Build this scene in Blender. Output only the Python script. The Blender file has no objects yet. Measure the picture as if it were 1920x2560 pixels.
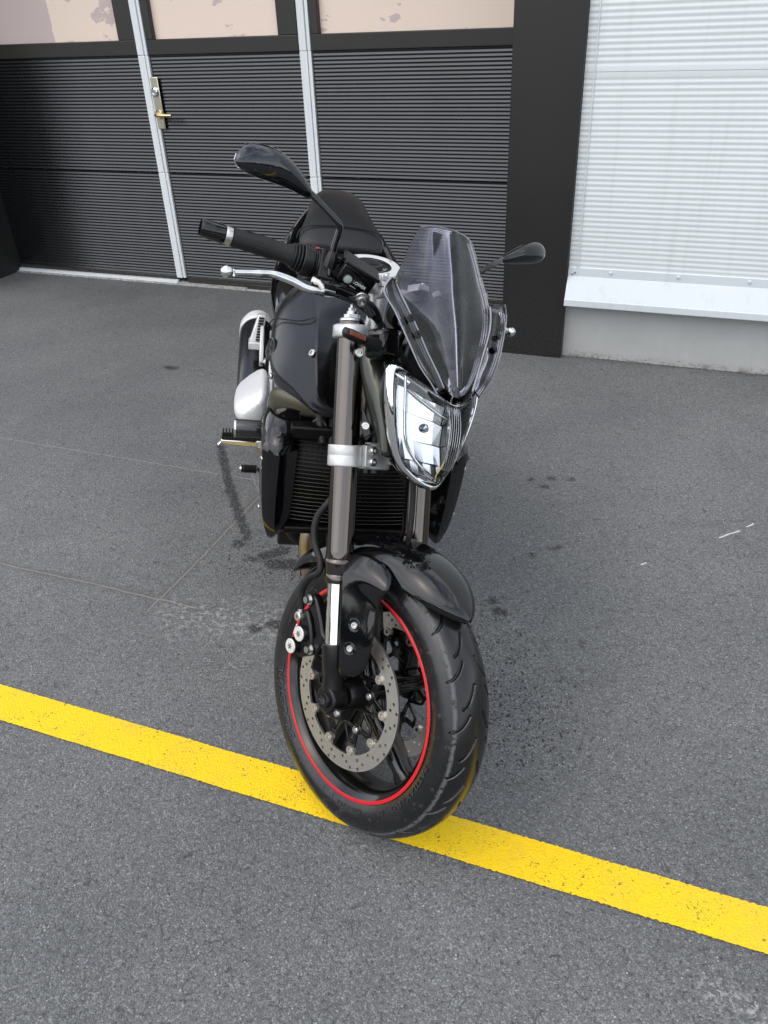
import bpy, bmesh, math, random
import numpy as np
from mathutils import Vector, Matrix, noise
random.seed(7); rng = np.random.default_rng(7)
R = math.radians; PI = math.pi
scn = bpy.context.scene; C = scn.collection

# ------------------------------------------------------------------ camera
cam = bpy.data.cameras.new('camera'); camo = bpy.data.objects.new('camera', cam); C.objects.link(camo)
cam.sensor_fit = 'HORIZONTAL'; cam.sensor_width = 36.0; cam.lens = 36*2021.3/1920
cam.clip_start = 0.02; cam.clip_end = 3000
rt = Vector((.99884503, -.02571700, -.04058611)); dn = Vector((-.04804786, -.53461903, -.84372620)); fw = Vector((0, .84470180, -.53523721))
camo.matrix_world = Matrix(((rt[0], -dn[0], -fw[0], 0), (rt[1], -dn[1], -fw[1], 0), (rt[2], -dn[2], -fw[2], 1.505), (0, 0, 0, 1)))
scn.camera = camo
# ------------------------------------------------------------------ light
SUN_AZ, SUN_EL = R(235), R(58)          # azimuth clockwise from +Y
w = bpy.data.worlds.new('World'); scn.world = w; w.use_nodes = True
nt = w.node_tree; nt.nodes.clear()
wo = nt.nodes.new('ShaderNodeOutputWorld'); bg = nt.nodes.new('ShaderNodeBackground')
sky = nt.nodes.new('ShaderNodeTexSky'); sky.sky_type = 'NISHITA'; sky.sun_disc = False
sky.sun_elevation = SUN_EL; sky.sun_rotation = SUN_AZ; sky.dust_density = 3.0; sky.air_density = 1.0; sky.ozone_density = 1.5
tc = nt.nodes.new('ShaderNodeTexCoord'); mp = nt.nodes.new('ShaderNodeMapping'); mp.inputs['Scale'].default_value = (1, 1, 2.6)
nz = nt.nodes.new('ShaderNodeTexNoise'); nz.inputs['Scale'].default_value = 1.7; nz.inputs['Detail'].default_value = 7; nz.inputs['Roughness'].default_value = .55
cr = nt.nodes.new('ShaderNodeValToRGB'); cr.color_ramp.elements[0].position = .40; cr.color_ramp.elements[1].position = .62
cr.color_ramp.elements[0].color = (.10, .10, .10, 1); cr.color_ramp.elements[1].color = (.75, .75, .75, 1)
mx = nt.nodes.new('ShaderNodeMix'); mx.data_type = 'RGBA'; mx.inputs[7].default_value = (8.6, 8.7, 8.8, 1)
L = nt.links.new
sz_ = nt.nodes.new('ShaderNodeSeparateXYZ'); L(tc.outputs['Generated'], sz_.inputs[0])
hz = nt.nodes.new('ShaderNodeMapRange'); hz.inputs[1].default_value = 0.0; hz.inputs[2].default_value = .75; hz.inputs[3].default_value = .95; hz.inputs[4].default_value = 0.0; L(sz_.outputs[2], hz.inputs[0])
mxx = nt.nodes.new('ShaderNodeMath'); mxx.operation = 'MAXIMUM'
L(tc.outputs['Generated'], mp.inputs[0]); L(mp.outputs[0], nz.inputs[0]); L(nz.outputs[0], cr.inputs[0]); L(cr.outputs[0], mxx.inputs[0]); L(hz.outputs[0], mxx.inputs[1]); L(mxx.outputs[0], mx.inputs[0])
L(sky.outputs[0], mx.inputs[6]); L(mx.outputs[2], bg.inputs[0]); L(bg.outputs[0], wo.inputs[0])
bg.inputs[1].default_value = 0.15
sun = bpy.data.lights.new('sun', 'SUN'); suno = bpy.data.objects.new('sun', sun); C.objects.link(suno)
sun.energy = 0.6; sun.angle = R(85); sun.color = (1, .95, .87)
sd = Vector((math.sin(SUN_AZ)*math.cos(SUN_EL), math.cos(SUN_AZ)*math.cos(SUN_EL), math.sin(SUN_EL)))
suno.rotation_euler = sd.to_track_quat('Z', 'Y').to_euler(); suno.location = sd*30
scn.view_settings.view_transform = 'Standard'; scn.view_settings.look = 'None'
scn.view_settings.exposure = 0.70; scn.view_settings.gamma = 1.0; scn.view_settings.use_curve_mapping = False
try:
    scn.cycles.max_bounces = 12; scn.cycles.transparent_max_bounces = 24; scn.cycles.caustics_refractive = False
except Exception: pass

# ------------------------------------------------------------------ materials
class NT:
    def __init__(s, name):
        s.m = bpy.data.materials.new(name); s.m.use_nodes = True; s.t = s.m.node_tree; s.b = s.t.nodes['Principled BSDF']; s.out = s.t.nodes['Material Output']
    def n(s, typ, *ins, **props):
        nd = s.t.nodes.new('ShaderNode'+typ)
        for k, v in props.items(): setattr(nd, k, v)
        for i, v in enumerate(ins):
            if v is None: continue
            s.set(nd.inputs[i], v)
        return nd
    def set(s, sock, v):
        if isinstance(v, bpy.types.NodeSocket): s.t.links.new(v, sock)
        elif isinstance(v, bpy.types.Node): s.t.links.new(v.outputs[0], sock)
        else: sock.default_value = v
    def math(s, op, a, b=0.0, c=None, clamp=False):
        nd = s.n('Math', a, b, operation=op, use_clamp=clamp)
        if c is not None: s.set(nd.inputs[2], c)
        return nd.outputs[0]
    def vm(s, op, a, b=(0, 0, 0), out=0):
        nd = s.n('VectorMath', a, b, operation=op); return nd.outputs[out]
    def ramp(s, f, *stops, interp='LINEAR'):
        nd = s.t.nodes.new('ShaderNodeValToRGB'); s.set(nd.inputs[0], f); e = nd.color_ramp.elements; nd.color_ramp.interpolation = interp
        while len(e) < len(stops): e.new(.5)
        for el, (p, c) in zip(e, stops):
            el.position = p; el.color = (c, c, c, 1) if isinstance(c, (int, float)) else (*c, 1)
        return nd.outputs[0]
    def mix(s, f, a, b, blend='MIX'):
        nd = s.t.nodes.new('ShaderNodeMix'); nd.data_type = 'RGBA'; nd.blend_type = blend
        s.set(nd.inputs[0], f)
        for k, v in ((6, a), (7, b)): s.set(nd.inputs[k], (*v, 1) if isinstance(v, tuple) and len(v) == 3 else v)
        return nd.outputs[2]
    def noise(s, vec, scale, detail=3, rough=.5):
        nd = s.n('TexNoise'); s.set(nd.inputs['Vector'], vec); nd.inputs['Scale'].default_value = scale; nd.inputs['Detail'].default_value = detail; nd.inputs['Roughness'].default_value = rough
        return nd.outputs[0]
    def voro(s, vec, scale, feature='F1', out=0):
        nd = s.n('TexVoronoi', feature=feature); s.set(nd.inputs['Vector'], vec); nd.inputs['Scale'].default_value = scale
        return nd.outputs[out]
    def obj(s): return s.n('TexCoord').outputs['Object']
    def p(s, **kw):
        for k, v in kw.items():
            nm = {'col': 'Base Color', 'rough': 'Roughness', 'metal': 'Metallic', 'coat': 'Coat Weight', 'coatr': 'Coat Roughness', 'spec': 'Specular IOR Level', 'ior': 'IOR', 'trans': 'Transmission Weight', 'normal': 'Normal', 'sheen': 'Sheen Weight', 'aniso': 'Anisotropic'}[k]
            if isinstance(v, tuple) and len(v) == 3: v = (*v, 1)
            s.set(s.b.inputs[nm], v)
        return s.m
    def bump(s, h, strength, dist=.001, nrm=None):
        nd = s.n('Bump'); nd.inputs['Strength'].default_value = strength; nd.inputs['Distance'].default_value = dist
        s.set(nd.inputs['Height'], h)
        if nrm is not None: s.set(nd.inputs['Normal'], nrm)
        return nd.outputs[0]

def simple(name, col, rough=.4, metal=0., coat=0., var=.25, grain=0., gscale=600, spec=.5, dirt=0.):
    t = NT(name); o = t.obj()
    n = t.noise(o, 18, 5, .6)
    r = t.math('MULTIPLY_ADD', n, rough*var*2, rough*(1-var), clamp=True)
    c = t.mix(t.math('MULTIPLY', n, .5), tuple(col), tuple(x*.75 for x in col))
    if dirt:
        dn_ = t.ramp(t.noise(o, 45, 6, .65), (.5, 0.), (.72, dirt)); c = t.mix(dn_, c, (.12, .11, .10))
        r = t.math('ADD', r, t.math('MULTIPLY', dn_, .5), clamp=True)
    kw = dict(col=c, rough=r, metal=metal, coat=coat, coatr=.04, spec=spec)
    if grain: kw['normal'] = t.bump(t.noise(o, gscale, 2), grain, .0006)
    return t.p(**kw)

M = {}
M['gloss_black'] = simple('gloss_black_paint', (.003, .003, .0035), .06, coat=.15)
M['satin_black'] = simple('satin_black_metal', (.0045, .0045, .005), .30, spec=.4, dirt=.05)
M['rubber'] = simple('black_rubber', (.007, .007, .007), .55, grain=.5, spec=.35)
M['plastic'] = simple('black_textured_plastic', (.005, .005, .0055), .38, grain=.35, gscale=900, dirt=.05, spec=.4)
M['charcoal'] = simple('matte_charcoal_paint', (.028, .029, .033), .27, metal=.8, coat=.10, var=.12)
M['vinyl'] = simple('seat_vinyl', (.007, .0075, .0085), .42, spec=.4, grain=.5, gscale=1100, var=.2)
M['fork_metal'] = simple('titanium_anodised_fork', (.135, .120, .110), .12, metal=1, var=.2, dirt=.05)
M['stay'] = simple('dark_olive_metallic_paint', (.045, .048, .040), .30, metal=.8, coat=.4)
M['mirror_paint'] = simple('pearl_black_mirror_paint', (.03, .033, .04), .10, metal=.9, coat=.7)
t = NT('reflector_chrome'); o = t.obj(); vo = t.n('TexVoronoi', feature='F1', distance='CHEBYCHEV'); t.set(vo.inputs['Vector'], o); vo.inputs['Scale'].default_value = 120
M['reflector'] = t.p(col=(.92, .94, .96), metal=1., rough=.20)
M['chrome'] = simple('chrome', (.86, .87, .88), .05, metal=1)
M['zinc'] = simple('zinc_bolt_steel', (.62, .62, .60), .26, metal=1, dirt=.25)
M['silver'] = simple('silver_painted_alloy', (.60, .61, .60), .38, metal=.55, dirt=.12)
M['alu'] = simple('brushed_aluminium', (.72, .73, .73), .17, metal=1)
M['bronze'] = simple('heat_stained_header_steel', (.62, .48, .33), .36, metal=1, dirt=.35)
M['gold_black'] = simple('metallic_black_frame_paint', (.13, .12, .085), .36, metal=.8, grain=.9, gscale=420)
M['red'] = simple('red_rim_tape', (.60, .010, .018), .35, dirt=.03)
M['white_ink'] = simple('white_print', (.8, .8, .8), .5)
M['cap_white'] = simple('white_piston_cap', (.74, .73, .68), .38, metal=.35, dirt=.1)
M['amber'] = simple('smoked_amber_lens', (.20, .045, .02), .25, coat=.3)
M['red_switch'] = simple('red_switch', (.6, .05, .06), .4)
M['sight'] = simple('sight_glass', (.42, .47, .45), .12, coat=.6)
M['fins'] = simple('radiator_fin_black', (.003, .003, .003), .45, spec=.2, dirt=.05)
M['louvre'] = simple('radiator_tube_grey', (.10, .10, .095), .32, metal=.8, dirt=.15)
M['disc_btn'] = simple('disc_button_steel', (.62, .58, .49), .34, metal=.85)
M['mirror'] = simple('mirror_glass', (.85, .86, .87), .02, metal=1)
M['engine'] = simple('engine_black', (.006, .006, .006), .5, spec=.3, dirt=.15)
M['tail_red'] = simple('red_tail_lens', (.3, .01, .01), .15, coat=.5)
M['silver_cowl'] = simple('satin_silver_cowl', (.74, .75, .75), .34, metal=.25, var=.15)
M['brass'] = simple('brass_handle', (.74, .60, .34), .22, metal=1, dirt=.08)
M['steel_plate'] = simple('handle_plate_steel', (.70, .66, .52), .30, metal=1, dirt=.1)
M['rim_black'] = simple('gloss_rim_black', (.004, .004, .004), .14, coat=.1)

# brake disc: concentric machining marks
t = NT('brake_disc_steel'); o = t.obj(); sx = t.n('SeparateXYZ', o)
rr = t.math('SQRT', t.math('ADD', t.math('MULTIPLY', sx.outputs[0], sx.outputs[0]), t.math('MULTIPLY', sx.outputs[2], sx.outputs[2])))
cv = t.n('CombineXYZ', t.math('MULTIPLY', rr, 900.), .5, .5)
rn = t.noise(cv.outputs[0], 1.0, 3)
wr = t.ramp(rr, (.136, .0), (.140, 1.), (.151, 1.), (.1535, .0))
c = t.mix(rn, (.42, .40, .35), (.68, .65, .59)); c = t.mix(t.math('MULTIPLY', t.noise(o, 30, 4), .4), c, (.33, .30, .26))
M['disc'] = t.p(col=c, metal=.9, rough=t.math('MULTIPLY_ADD', rn, .25, .26), normal=t.bump(rn, .25, .0004))

# carbon look
t = NT('carbon_tube'); o = t.obj(); wv = t.n('TexWave', wave_type='RINGS'); t.set(wv.inputs['Vector'], o); wv.inputs['Scale'].default_value = 120; wv.inputs['Distortion'].default_value = 3
M['carbon'] = t.p(col=t.mix(wv.outputs[0], (.002, .002, .0025), (.03, .032, .038)), rough=.16, coat=.2)

# knurled grip rubber
t = NT('grip_rubber'); o = t.obj(); vo = t.voro(o, 700)
M['grip'] = t.p(col=(.008, .0085, .009), rough=.5, spec=.4, normal=t.bump(vo, .8, .001))

# tyre rubber
t = NT('tyre_rubber'); o = t.obj(); sx = t.n('SeparateXYZ', o)
ay = t.math('ABSOLUTE', sx.outputs[1])
wearn = t.math('MULTIPLY_ADD', t.noise(o, 190, 5, .7), .007, ay)
band = t.ramp(wearn, (.0498, 0.), (.0505, 1.), (.0527, 1.), (.0534, 0.))
patch = t.ramp(t.noise(o, 60, 6, .7), (.58, 0.), (.64, 1.))
band = t.math('MULTIPLY', band, t.ramp(t.noise(o, 120, 3), (.36, 0.), (.42, 1.)))
side = t.ramp(ay, (.040, 0.), (.048, 1.))
sm = t.math('MULTIPLY', patch, t.math('MULTIPLY', side, .25))
c = t.mix(band, (.009, .009, .0095), (.10, .105, .11)); c = t.mix(sm, c, (.10, .10, .10))
wetm = t.ramp(t.noise(o, 9, 3), (.45, .0), (.6, 1.))
rgh = t.mix(wetm, (.20, .20, .20), (.34, .34, .34)); rgh = t.mix(t.math('MAXIMUM', band, sm), rgh, (.8, .8, .8))
M['tyre'] = t.p(col=c, rough=rgh, normal=t.bump(t.noise(o, 900, 2), .25, .0004))

# thin clear sheets: tinted transparency under a fresnel reflection (works from any side)
def thin_glass(name, tint, refl=1.0, rough=.02, frost=0.0):
    t = NT(name); t.t.nodes.remove(t.b)
    tr = t.n('BsdfTransparent'); tr.inputs[0].default_value = (*tint, 1)
    gl = t.n('BsdfGlossy'); gl.inputs['Roughness'].default_value = rough; gl.inputs[0].default_value = (refl, refl, refl, 1)
    fr = t.n('Fresnel'); fr.inputs['IOR'].default_value = 1.5
    o = t.obj(); sm = t.ramp(t.noise(o, 22, 5, .6), (.48, 0.), (.62, frost))
    df = t.n('BsdfDiffuse'); df.inputs[0].default_value = (.55, .56, .58, 1)
    m0 = t.n('MixShader'); t.set(m0.inputs[0], sm); t.set(m0.inputs[1], tr); t.set(m0.inputs[2], df)
    m1 = t.n('MixShader'); t.set(m1.inputs[0], fr); t.set(m1.inputs[1], m0); t.set(m1.inputs[2], gl)
    t.set(t.out.inputs[0], m1); return t.m
M['smoke'] = thin_glass('smoked_screen_plastic', (.64, .62, .67), frost=.05)
M['smoke_edge'] = simple('polished_screen_edge', (.30, .31, .34), .15, coat=.5)
M['clear'] = thin_glass('headlight_clear_lens', (.96, .97, .98), frost=.03)
M['water'] = thin_glass('water_drop', (.92, .93, .95), refl=1.0)

# asphalt -------------------------------------------------------------
def asphalt_nodes(t):
    o = t.obj()
    wob = t.vm('ADD', o, t.vm('MULTIPLY', t.n('TexNoise', o).outputs[1], (.002, .002, .002)))
    st = t.n('TexVoronoi', feature='F1'); t.set(st.inputs['Vector'], wob); st.inputs['Scale'].default_value = 330; st.inputs['Randomness'].default_value = 1
    st2 = t.n('TexVoronoi', feature='F1'); t.set(st2.inputs['Vector'], wob); st2.inputs['Scale'].default_value = 150
    fine = t.noise(o, 420, 4, .7); mid = t.noise(o, 105, 5, .7); big = t.noise(o, 1.6, 6, .6); huge = t.noise(o, .45, 3, .5)
    h = t.math('ADD', t.math('MULTIPLY', st.outputs[0], -.9), t.math('MULTIPLY', st2.outputs[0], -.7))
    h = t.math('ADD', h, t.math('MULTIPLY', fine, .35)); h = t.math('ADD', h, t.math('MULTIPLY', mid, .9))
    return o, st, st2, fine, mid, big, huge, h
t = NT('asphalt'); o, st, st2, fine, mid, big, huge, h = asphalt_nodes(t)
cellv = t.n('SeparateColor', st.outputs['Color']).outputs[0]; cell2 = t.n('SeparateColor', st2.outputs['Color']).outputs[1]
v = t.ramp(cellv, (0., .115), (.5, .155), (.80, .185), (1., .30))
pit = t.ramp(t.math('MULTIPLY', mid, 1.), (.36, .45), (.46, 1.))
c = t.mix(1.0, v, pit, 'MULTIPLY')
c = t.mix(t.math('MULTIPLY', t.ramp(cell2, (.965, 0.), (.97, 1.)), t.ramp(st2.outputs[0], (.20, 1.), (.32, 0.))), c, t.mix(fine, (.36, .36, .35), (.62, .62, .60)))
c = t.mix(t.ramp(fine, (.56, 0.), (.68, .75)), c, (.40, .40, .40))
c = t.mix(t.ramp(fine, (.30, .6), (.42, 0.)), c, (.018, .018, .02))
c = t.mix(1.0, c, t.ramp(big, (.3, (.82, .83, .85)), (.7, (1.14, 1.13, 1.12))), 'MULTIPLY')
c = t.mix(1.0, c, t.ramp(huge, (.35, .88), (.65, 1.12)), 'MULTIPLY')
crk = t.n('TexVoronoi', feature='DISTANCE_TO_EDGE'); t.set(crk.inputs['Vector'], t.vm('ADD', o, t.vm('MULTIPLY', t.n('TexNoise', o).outputs[1], (.03, .03, .03)))); crk.inputs['Scale'].default_value = 38
ckm = t.math('MULTIPLY', t.ramp(crk.outputs[0], (.02, 1.), (.07, 0.)), t.ramp(t.noise(o, 26, 4, .7), (.50, 0.), (.60, .5)))
c = t.mix(ckm, c, (.03, .032, .033))
c = t.mix(1.0, c, (.83, .855, .85), 'MULTIPLY')
flat = t.vm('MULTIPLY', o, (1, 1, 0))
jn = t.n('TexNoise', flat); jn.inputs['Scale'].default_value = 34; jn.inputs['Detail'].default_value = 4; jn.inputs['Roughness'].default_value = .7
jit = t.vm('MULTIPLY', t.vm('SUBTRACT', jn.outputs[1], (.5, .5, .5)), (.05, .05, 0))
jn2 = t.n('TexNoise', flat); jn2.inputs['Scale'].default_value = 22; jn2.inputs['Detail'].default_value = 3
jit2 = t.vm('MULTIPLY', t.vm('SUBTRACT', jn2.outputs[1], (.5, .5, .5)), (.012, .012, 0))
P_ragged = t.vm('ADD', flat, jit); P_line = t.vm('ADD', flat, jit2)
def seg(P, a, b):
    a = Vector((*a, 0)); b = Vector((*b, 0)); d = b-a
    pa = t.vm('SUBTRACT', P, tuple(a)); k = t.math('MULTIPLY', t.vm('DOT_PRODUCT', pa, tuple(d), 1), 1/d.length_squared, clamp=True)
    sc = t.n('VectorMath', tuple(d), operation='SCALE'); t.set(sc.inputs['Scale'], k)
    return t.vm('LENGTH', t.vm('SUBTRACT', pa, sc.outputs[0]), out=1)
def mask(dist, r0, r1): return t.ramp(t.math('MULTIPLY', dist, 1.), (r0, 1.), (r1, 0.))
def mmax(lst):
    r_ = lst[0]
    for q in lst[1:]: r_ = t.math('MAXIMUM', r_, q)
    return r_
# scratches (pale thin grooves) with a faint brown smear beside them
SC = [((-1.613, 3.11), (-.959, 2.841)), ((-.959, 2.841), (-.451, 2.631)), ((-1.262, 2.174), (-.924, 2.04)), ((-.924, 2.04), (-.566, 1.891)), ((-.444, 2.533), (-.64, 2.055)), ((-.64, 2.055), (-.722, 1.881)), ((-.495, 2.686), (-.443, 2.52))]
dsc = [seg(P_line, a, b) for a, b in SC]
dm = dsc[0]
for q in dsc[1:]: dm = t.math('MINIMUM', dm, q)
scr = t.math('MULTIPLY', mask(dm, .0014, .0030), t.ramp(mid, (.30, .45), (.50, .95)))
dm2 = t.math('MINIMUM', t.math('MINIMUM', dsc[3], dsc[2]), t.math('MINIMUM', dsc[4], dsc[5]))
smear = t.math('MULTIPLY', mask(dm2, .004, .022), .35)
c = t.mix(t.math('MULTIPLY', smear, 1.5), c, (.085, .075, .066))
c = t.mix(scr, c, (.25, .245, .225))
# white chips
wm = mmax([mask(seg(P_line, a, b), .0018, .0032) for a, b in (((1.074, 2.125), (1.107, 2.138)), ((1.107, 2.138), (1.151, 2.157)), ((1.185, 2.18), (1.209, 2.194)), ((.785, 2.0), (.803, 2.008)))])
c = t.mix(t.math('MULTIPLY', wm, .9), c, (.85, .85, .84))
# pale worn patch by the wheel
pale = t.math('MULTIPLY', mask(seg(P_ragged, (-.60, 1.86), (-.30, 1.80)), .02, .14), t.ramp(t.noise(o, 55, 5, .7), (.50, 0.), (.62, .55)))
pale2 = t.math('MULTIPLY', mask(seg(P_ragged, (.545, .74), (.60, .70)), .005, .05), t.ramp(t.noise(o, 80, 5, .7), (.5, 0.), (.6, .6)))
c = t.mix(t.math('MAXIMUM', pale, pale2), c, (.42, .42, .41))
# drips and spray left by washing
wet = [mask(seg(P_ragged, a, b), r, r+.012) for a, b, r in (((-.649, 2.934), (-.587, 2.674), .010), ((-.587, 2.674), (-.525, 2.458), .012), ((-.525, 2.458), (-.462, 2.255), .010),
   ((-.489, 2.225), (-.48, 2.22), .012), ((-.395, 2.144), (-.33, 2.17), .016), ((-.36, 2.10), (-.29, 2.085), .022), ((-.386, 1.786), (-.38, 1.78), .010), ((-.334, 1.80), (-.29, 1.79), .016), ((-.441, 2.132), (-.43, 2.13), .008),
   ((.305, 1.86), (.31, 1.858), .010), ((.314, 1.808), (.325, 1.80), .012), ((.577, 2.495), (.59, 2.49), .008), ((.617, 2.555), (.62, 2.55), .009), ((.683, 2.541), (.69, 2.54), .006), ((.542, 2.546), (.545, 2.546), .005), ((.458, 2.078), (.46, 2.078), .005), ((.52, 2.11), (.56, 2.114), .004), ((-1.05, 3.82), (-1.0, 3.80), .012), ((-.62, 3.78), (-.60, 3.78), .01))]
spray = t.math('MULTIPLY', t.math('MAXIMUM', mask(seg(flat, (.20, 1.74), (.28, 1.40)), .02, .22), mask(seg(flat, (-.45, 2.14), (-.25, 2.10)), .0, .13)), 1.)
spw = t.vm('ADD', flat, t.vm('MULTIPLY', t.n('TexNoise', t.vm('MULTIPLY', flat, (60, 60, 1))).outputs[1], (.006, .006, 0)))
def drip(scale, r0, r1):
    q = t.n('TexVoronoi', feature='F1'); t.set(q.inputs['Vector'], t.vm('MULTIPLY', spw, (1, .7, 1))); q.inputs['Scale'].default_value = scale
    sel = t.math('LESS_THAN', t.n('SeparateColor', q.outputs['Color']).outputs[0], t.math('MULTIPLY', spray, .55))
    return t.math('MULTIPLY', sel, t.ramp(q.outputs[0], (r0, 1.), (r1, 0.)))
spm = t.math('MAXIMUM', drip(85, .24, .33), drip(150, .28, .38))
wetg = t.math('MULTIPLY', mmax(wet), t.ramp(t.noise(o, 120, 4, .7), (.40, 0.), (.50, 1.)))
wetm = t.math('MAXIMUM', wetg, spm)
c = t.mix(t.math('MULTIPLY', wetm, .93), c, (.018, .0185, .020))
rg = t.mix(wetm, (.78, .78, .78), (.42, .42, .42))
M['asphalt'] = t.p(col=c, rough=rg, spec=.35, normal=t.bump(h, .85, .0017))

t = NT('yellow_road_paint'); o, st, st2, fine, mid, big, huge, h = asphalt_nodes(t)
v = t.mix(t.ramp(fine, (.3, 0.), (.7, 1.)), (.78, .49, .003), (.90, .62, .005))
v = t.mix(t.ramp(mid, (.35, .35), (.45, 0.)), v, (.50, .33, .01))
v = t.mix(t.ramp(t.noise(o, 5, 4, .6), (.5, 0.), (.75, .30)), v, (.40, .31, .10))
hole = t.ramp(t.math('ADD', t.math('MULTIPLY', t.noise(o, 150, 4, .7), .75), t.math('MULTIPLY', t.noise(o, 12, 3), .25)), (.370, 1.), (.405, 0.))
v = t.mix(hole, v, (.10, .085, .05))
M['yellow'] = t.p(col=v, rough=.62, spec=.35, normal=t.bump(h, .75, .0017))

t = NT('concrete'); o = t.obj(); n1 = t.noise(o, 7, 7, .65); n2 = t.noise(o, 260, 3, .6)
c = t.mix(n1, (.36, .37, .36), (.48, .49, .475)); pit = t.ramp(t.voro(o, 85), (.08, 1.), (.17, 0.)); pitm = t.math('MULTIPLY', pit, t.ramp(n2, (.5, 0.), (.6, 1.)))
c = t.mix(t.math('MULTIPLY', pitm, .6), c, (.18, .18, .17)); sz = t.n('SeparateXYZ', o).outputs[2]
c = t.mix(t.math('MULTIPLY', t.ramp(t.math('ADD', sz, t.math('MULTIPLY', n2, .04)), (.02, 1.), (.055, 0.)), t.ramp(t.noise(o, 40, 5, .7), (.45, 0.), (.6, .8))), c, (.10, .095, .085))
str_ = t.noise(t.vm('MULTIPLY', o, (30, 30, 1.2)), 1.0, 3); c = t.mix(t.math('MULTIPLY', str_, .25), c, (.30, .31, .30))
M['concrete'] = t.p(col=c, rough=.85, normal=t.bump(t.math('ADD', n2, t.math('MULTIPLY', pitm, -2.)), .35, .001))

def cladmat(name, c0, rough, streak=.12, metal=0.):
    t = NT(name); o = t.obj(); n = t.noise(t.vm('MULTIPLY', o, (5, 5, 1.0)), 1.0, 6, .6); f = t.noise(o, 500, 2)
    wz = t.n('SeparateXYZ', t.n('NewGeometry').outputs['Position']).outputs[2]
    spl = t.math('MULTIPLY', t.ramp(wz, (0., 1.), (.45, 0.)), t.ramp(t.noise(o, 140, 5, .75), (.54, 0.), (.64, .45)))
    stk = t.ramp(t.noise(t.vm('MULTIPLY', o, (22, 22, .7)), 1.0, 4, .6), (.55, 0.), (.75, .22))
    base = t.mix(t.math('MULTIPLY', n, streak*2), tuple(c0), tuple(x*.7 for x in c0))
    base = t.mix(spl, base, (.16, .15, .13)); base = t.mix(stk if c0[0] > .3 else 0.0, base, (.38, .38, .35))
    return t.p(col=base, rough=t.math('MULTIPLY_ADD', n, .15, rough-.07), metal=metal, spec=.5, normal=t.bump(f, .06, .0004))
M['white_clad'] = cladmat('white_steel_cladding', (.66, .705, .71), .42)
M['flashing'] = cladmat('white_flashing', (.60, .65, .68), .40, .06)
M['black_rib'] = cladmat('black_ribbed_door_steel', (.070, .072, .075), .27, .10, .97)
M['black_flat'] = cladmat('black_door_frame', (.026, .025, .022), .34)
M['pillar'] = cladmat('dark_bronze_pillar', (.013, .0125, .012), .45, .1)
M['alu_trim'] = cladmat('pale_aluminium_trim', (.76, .80, .82), .36, .08, .1)
t = NT('window_painted_reflection'); o = t.obj(); sx = t.n('SeparateXYZ', o)  # cream sky reflection painted into the pane colour, broken by mauve patches
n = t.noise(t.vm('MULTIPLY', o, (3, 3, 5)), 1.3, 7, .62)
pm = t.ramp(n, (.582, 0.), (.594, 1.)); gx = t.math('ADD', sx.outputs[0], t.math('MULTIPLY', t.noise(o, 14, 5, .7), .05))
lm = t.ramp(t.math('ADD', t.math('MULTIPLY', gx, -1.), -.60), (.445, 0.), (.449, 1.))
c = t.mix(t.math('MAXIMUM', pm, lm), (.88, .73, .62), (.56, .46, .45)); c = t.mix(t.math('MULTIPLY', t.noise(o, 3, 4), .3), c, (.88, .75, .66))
M['window'] = t.p(col=c, rough=.10, coat=.5)

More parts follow.
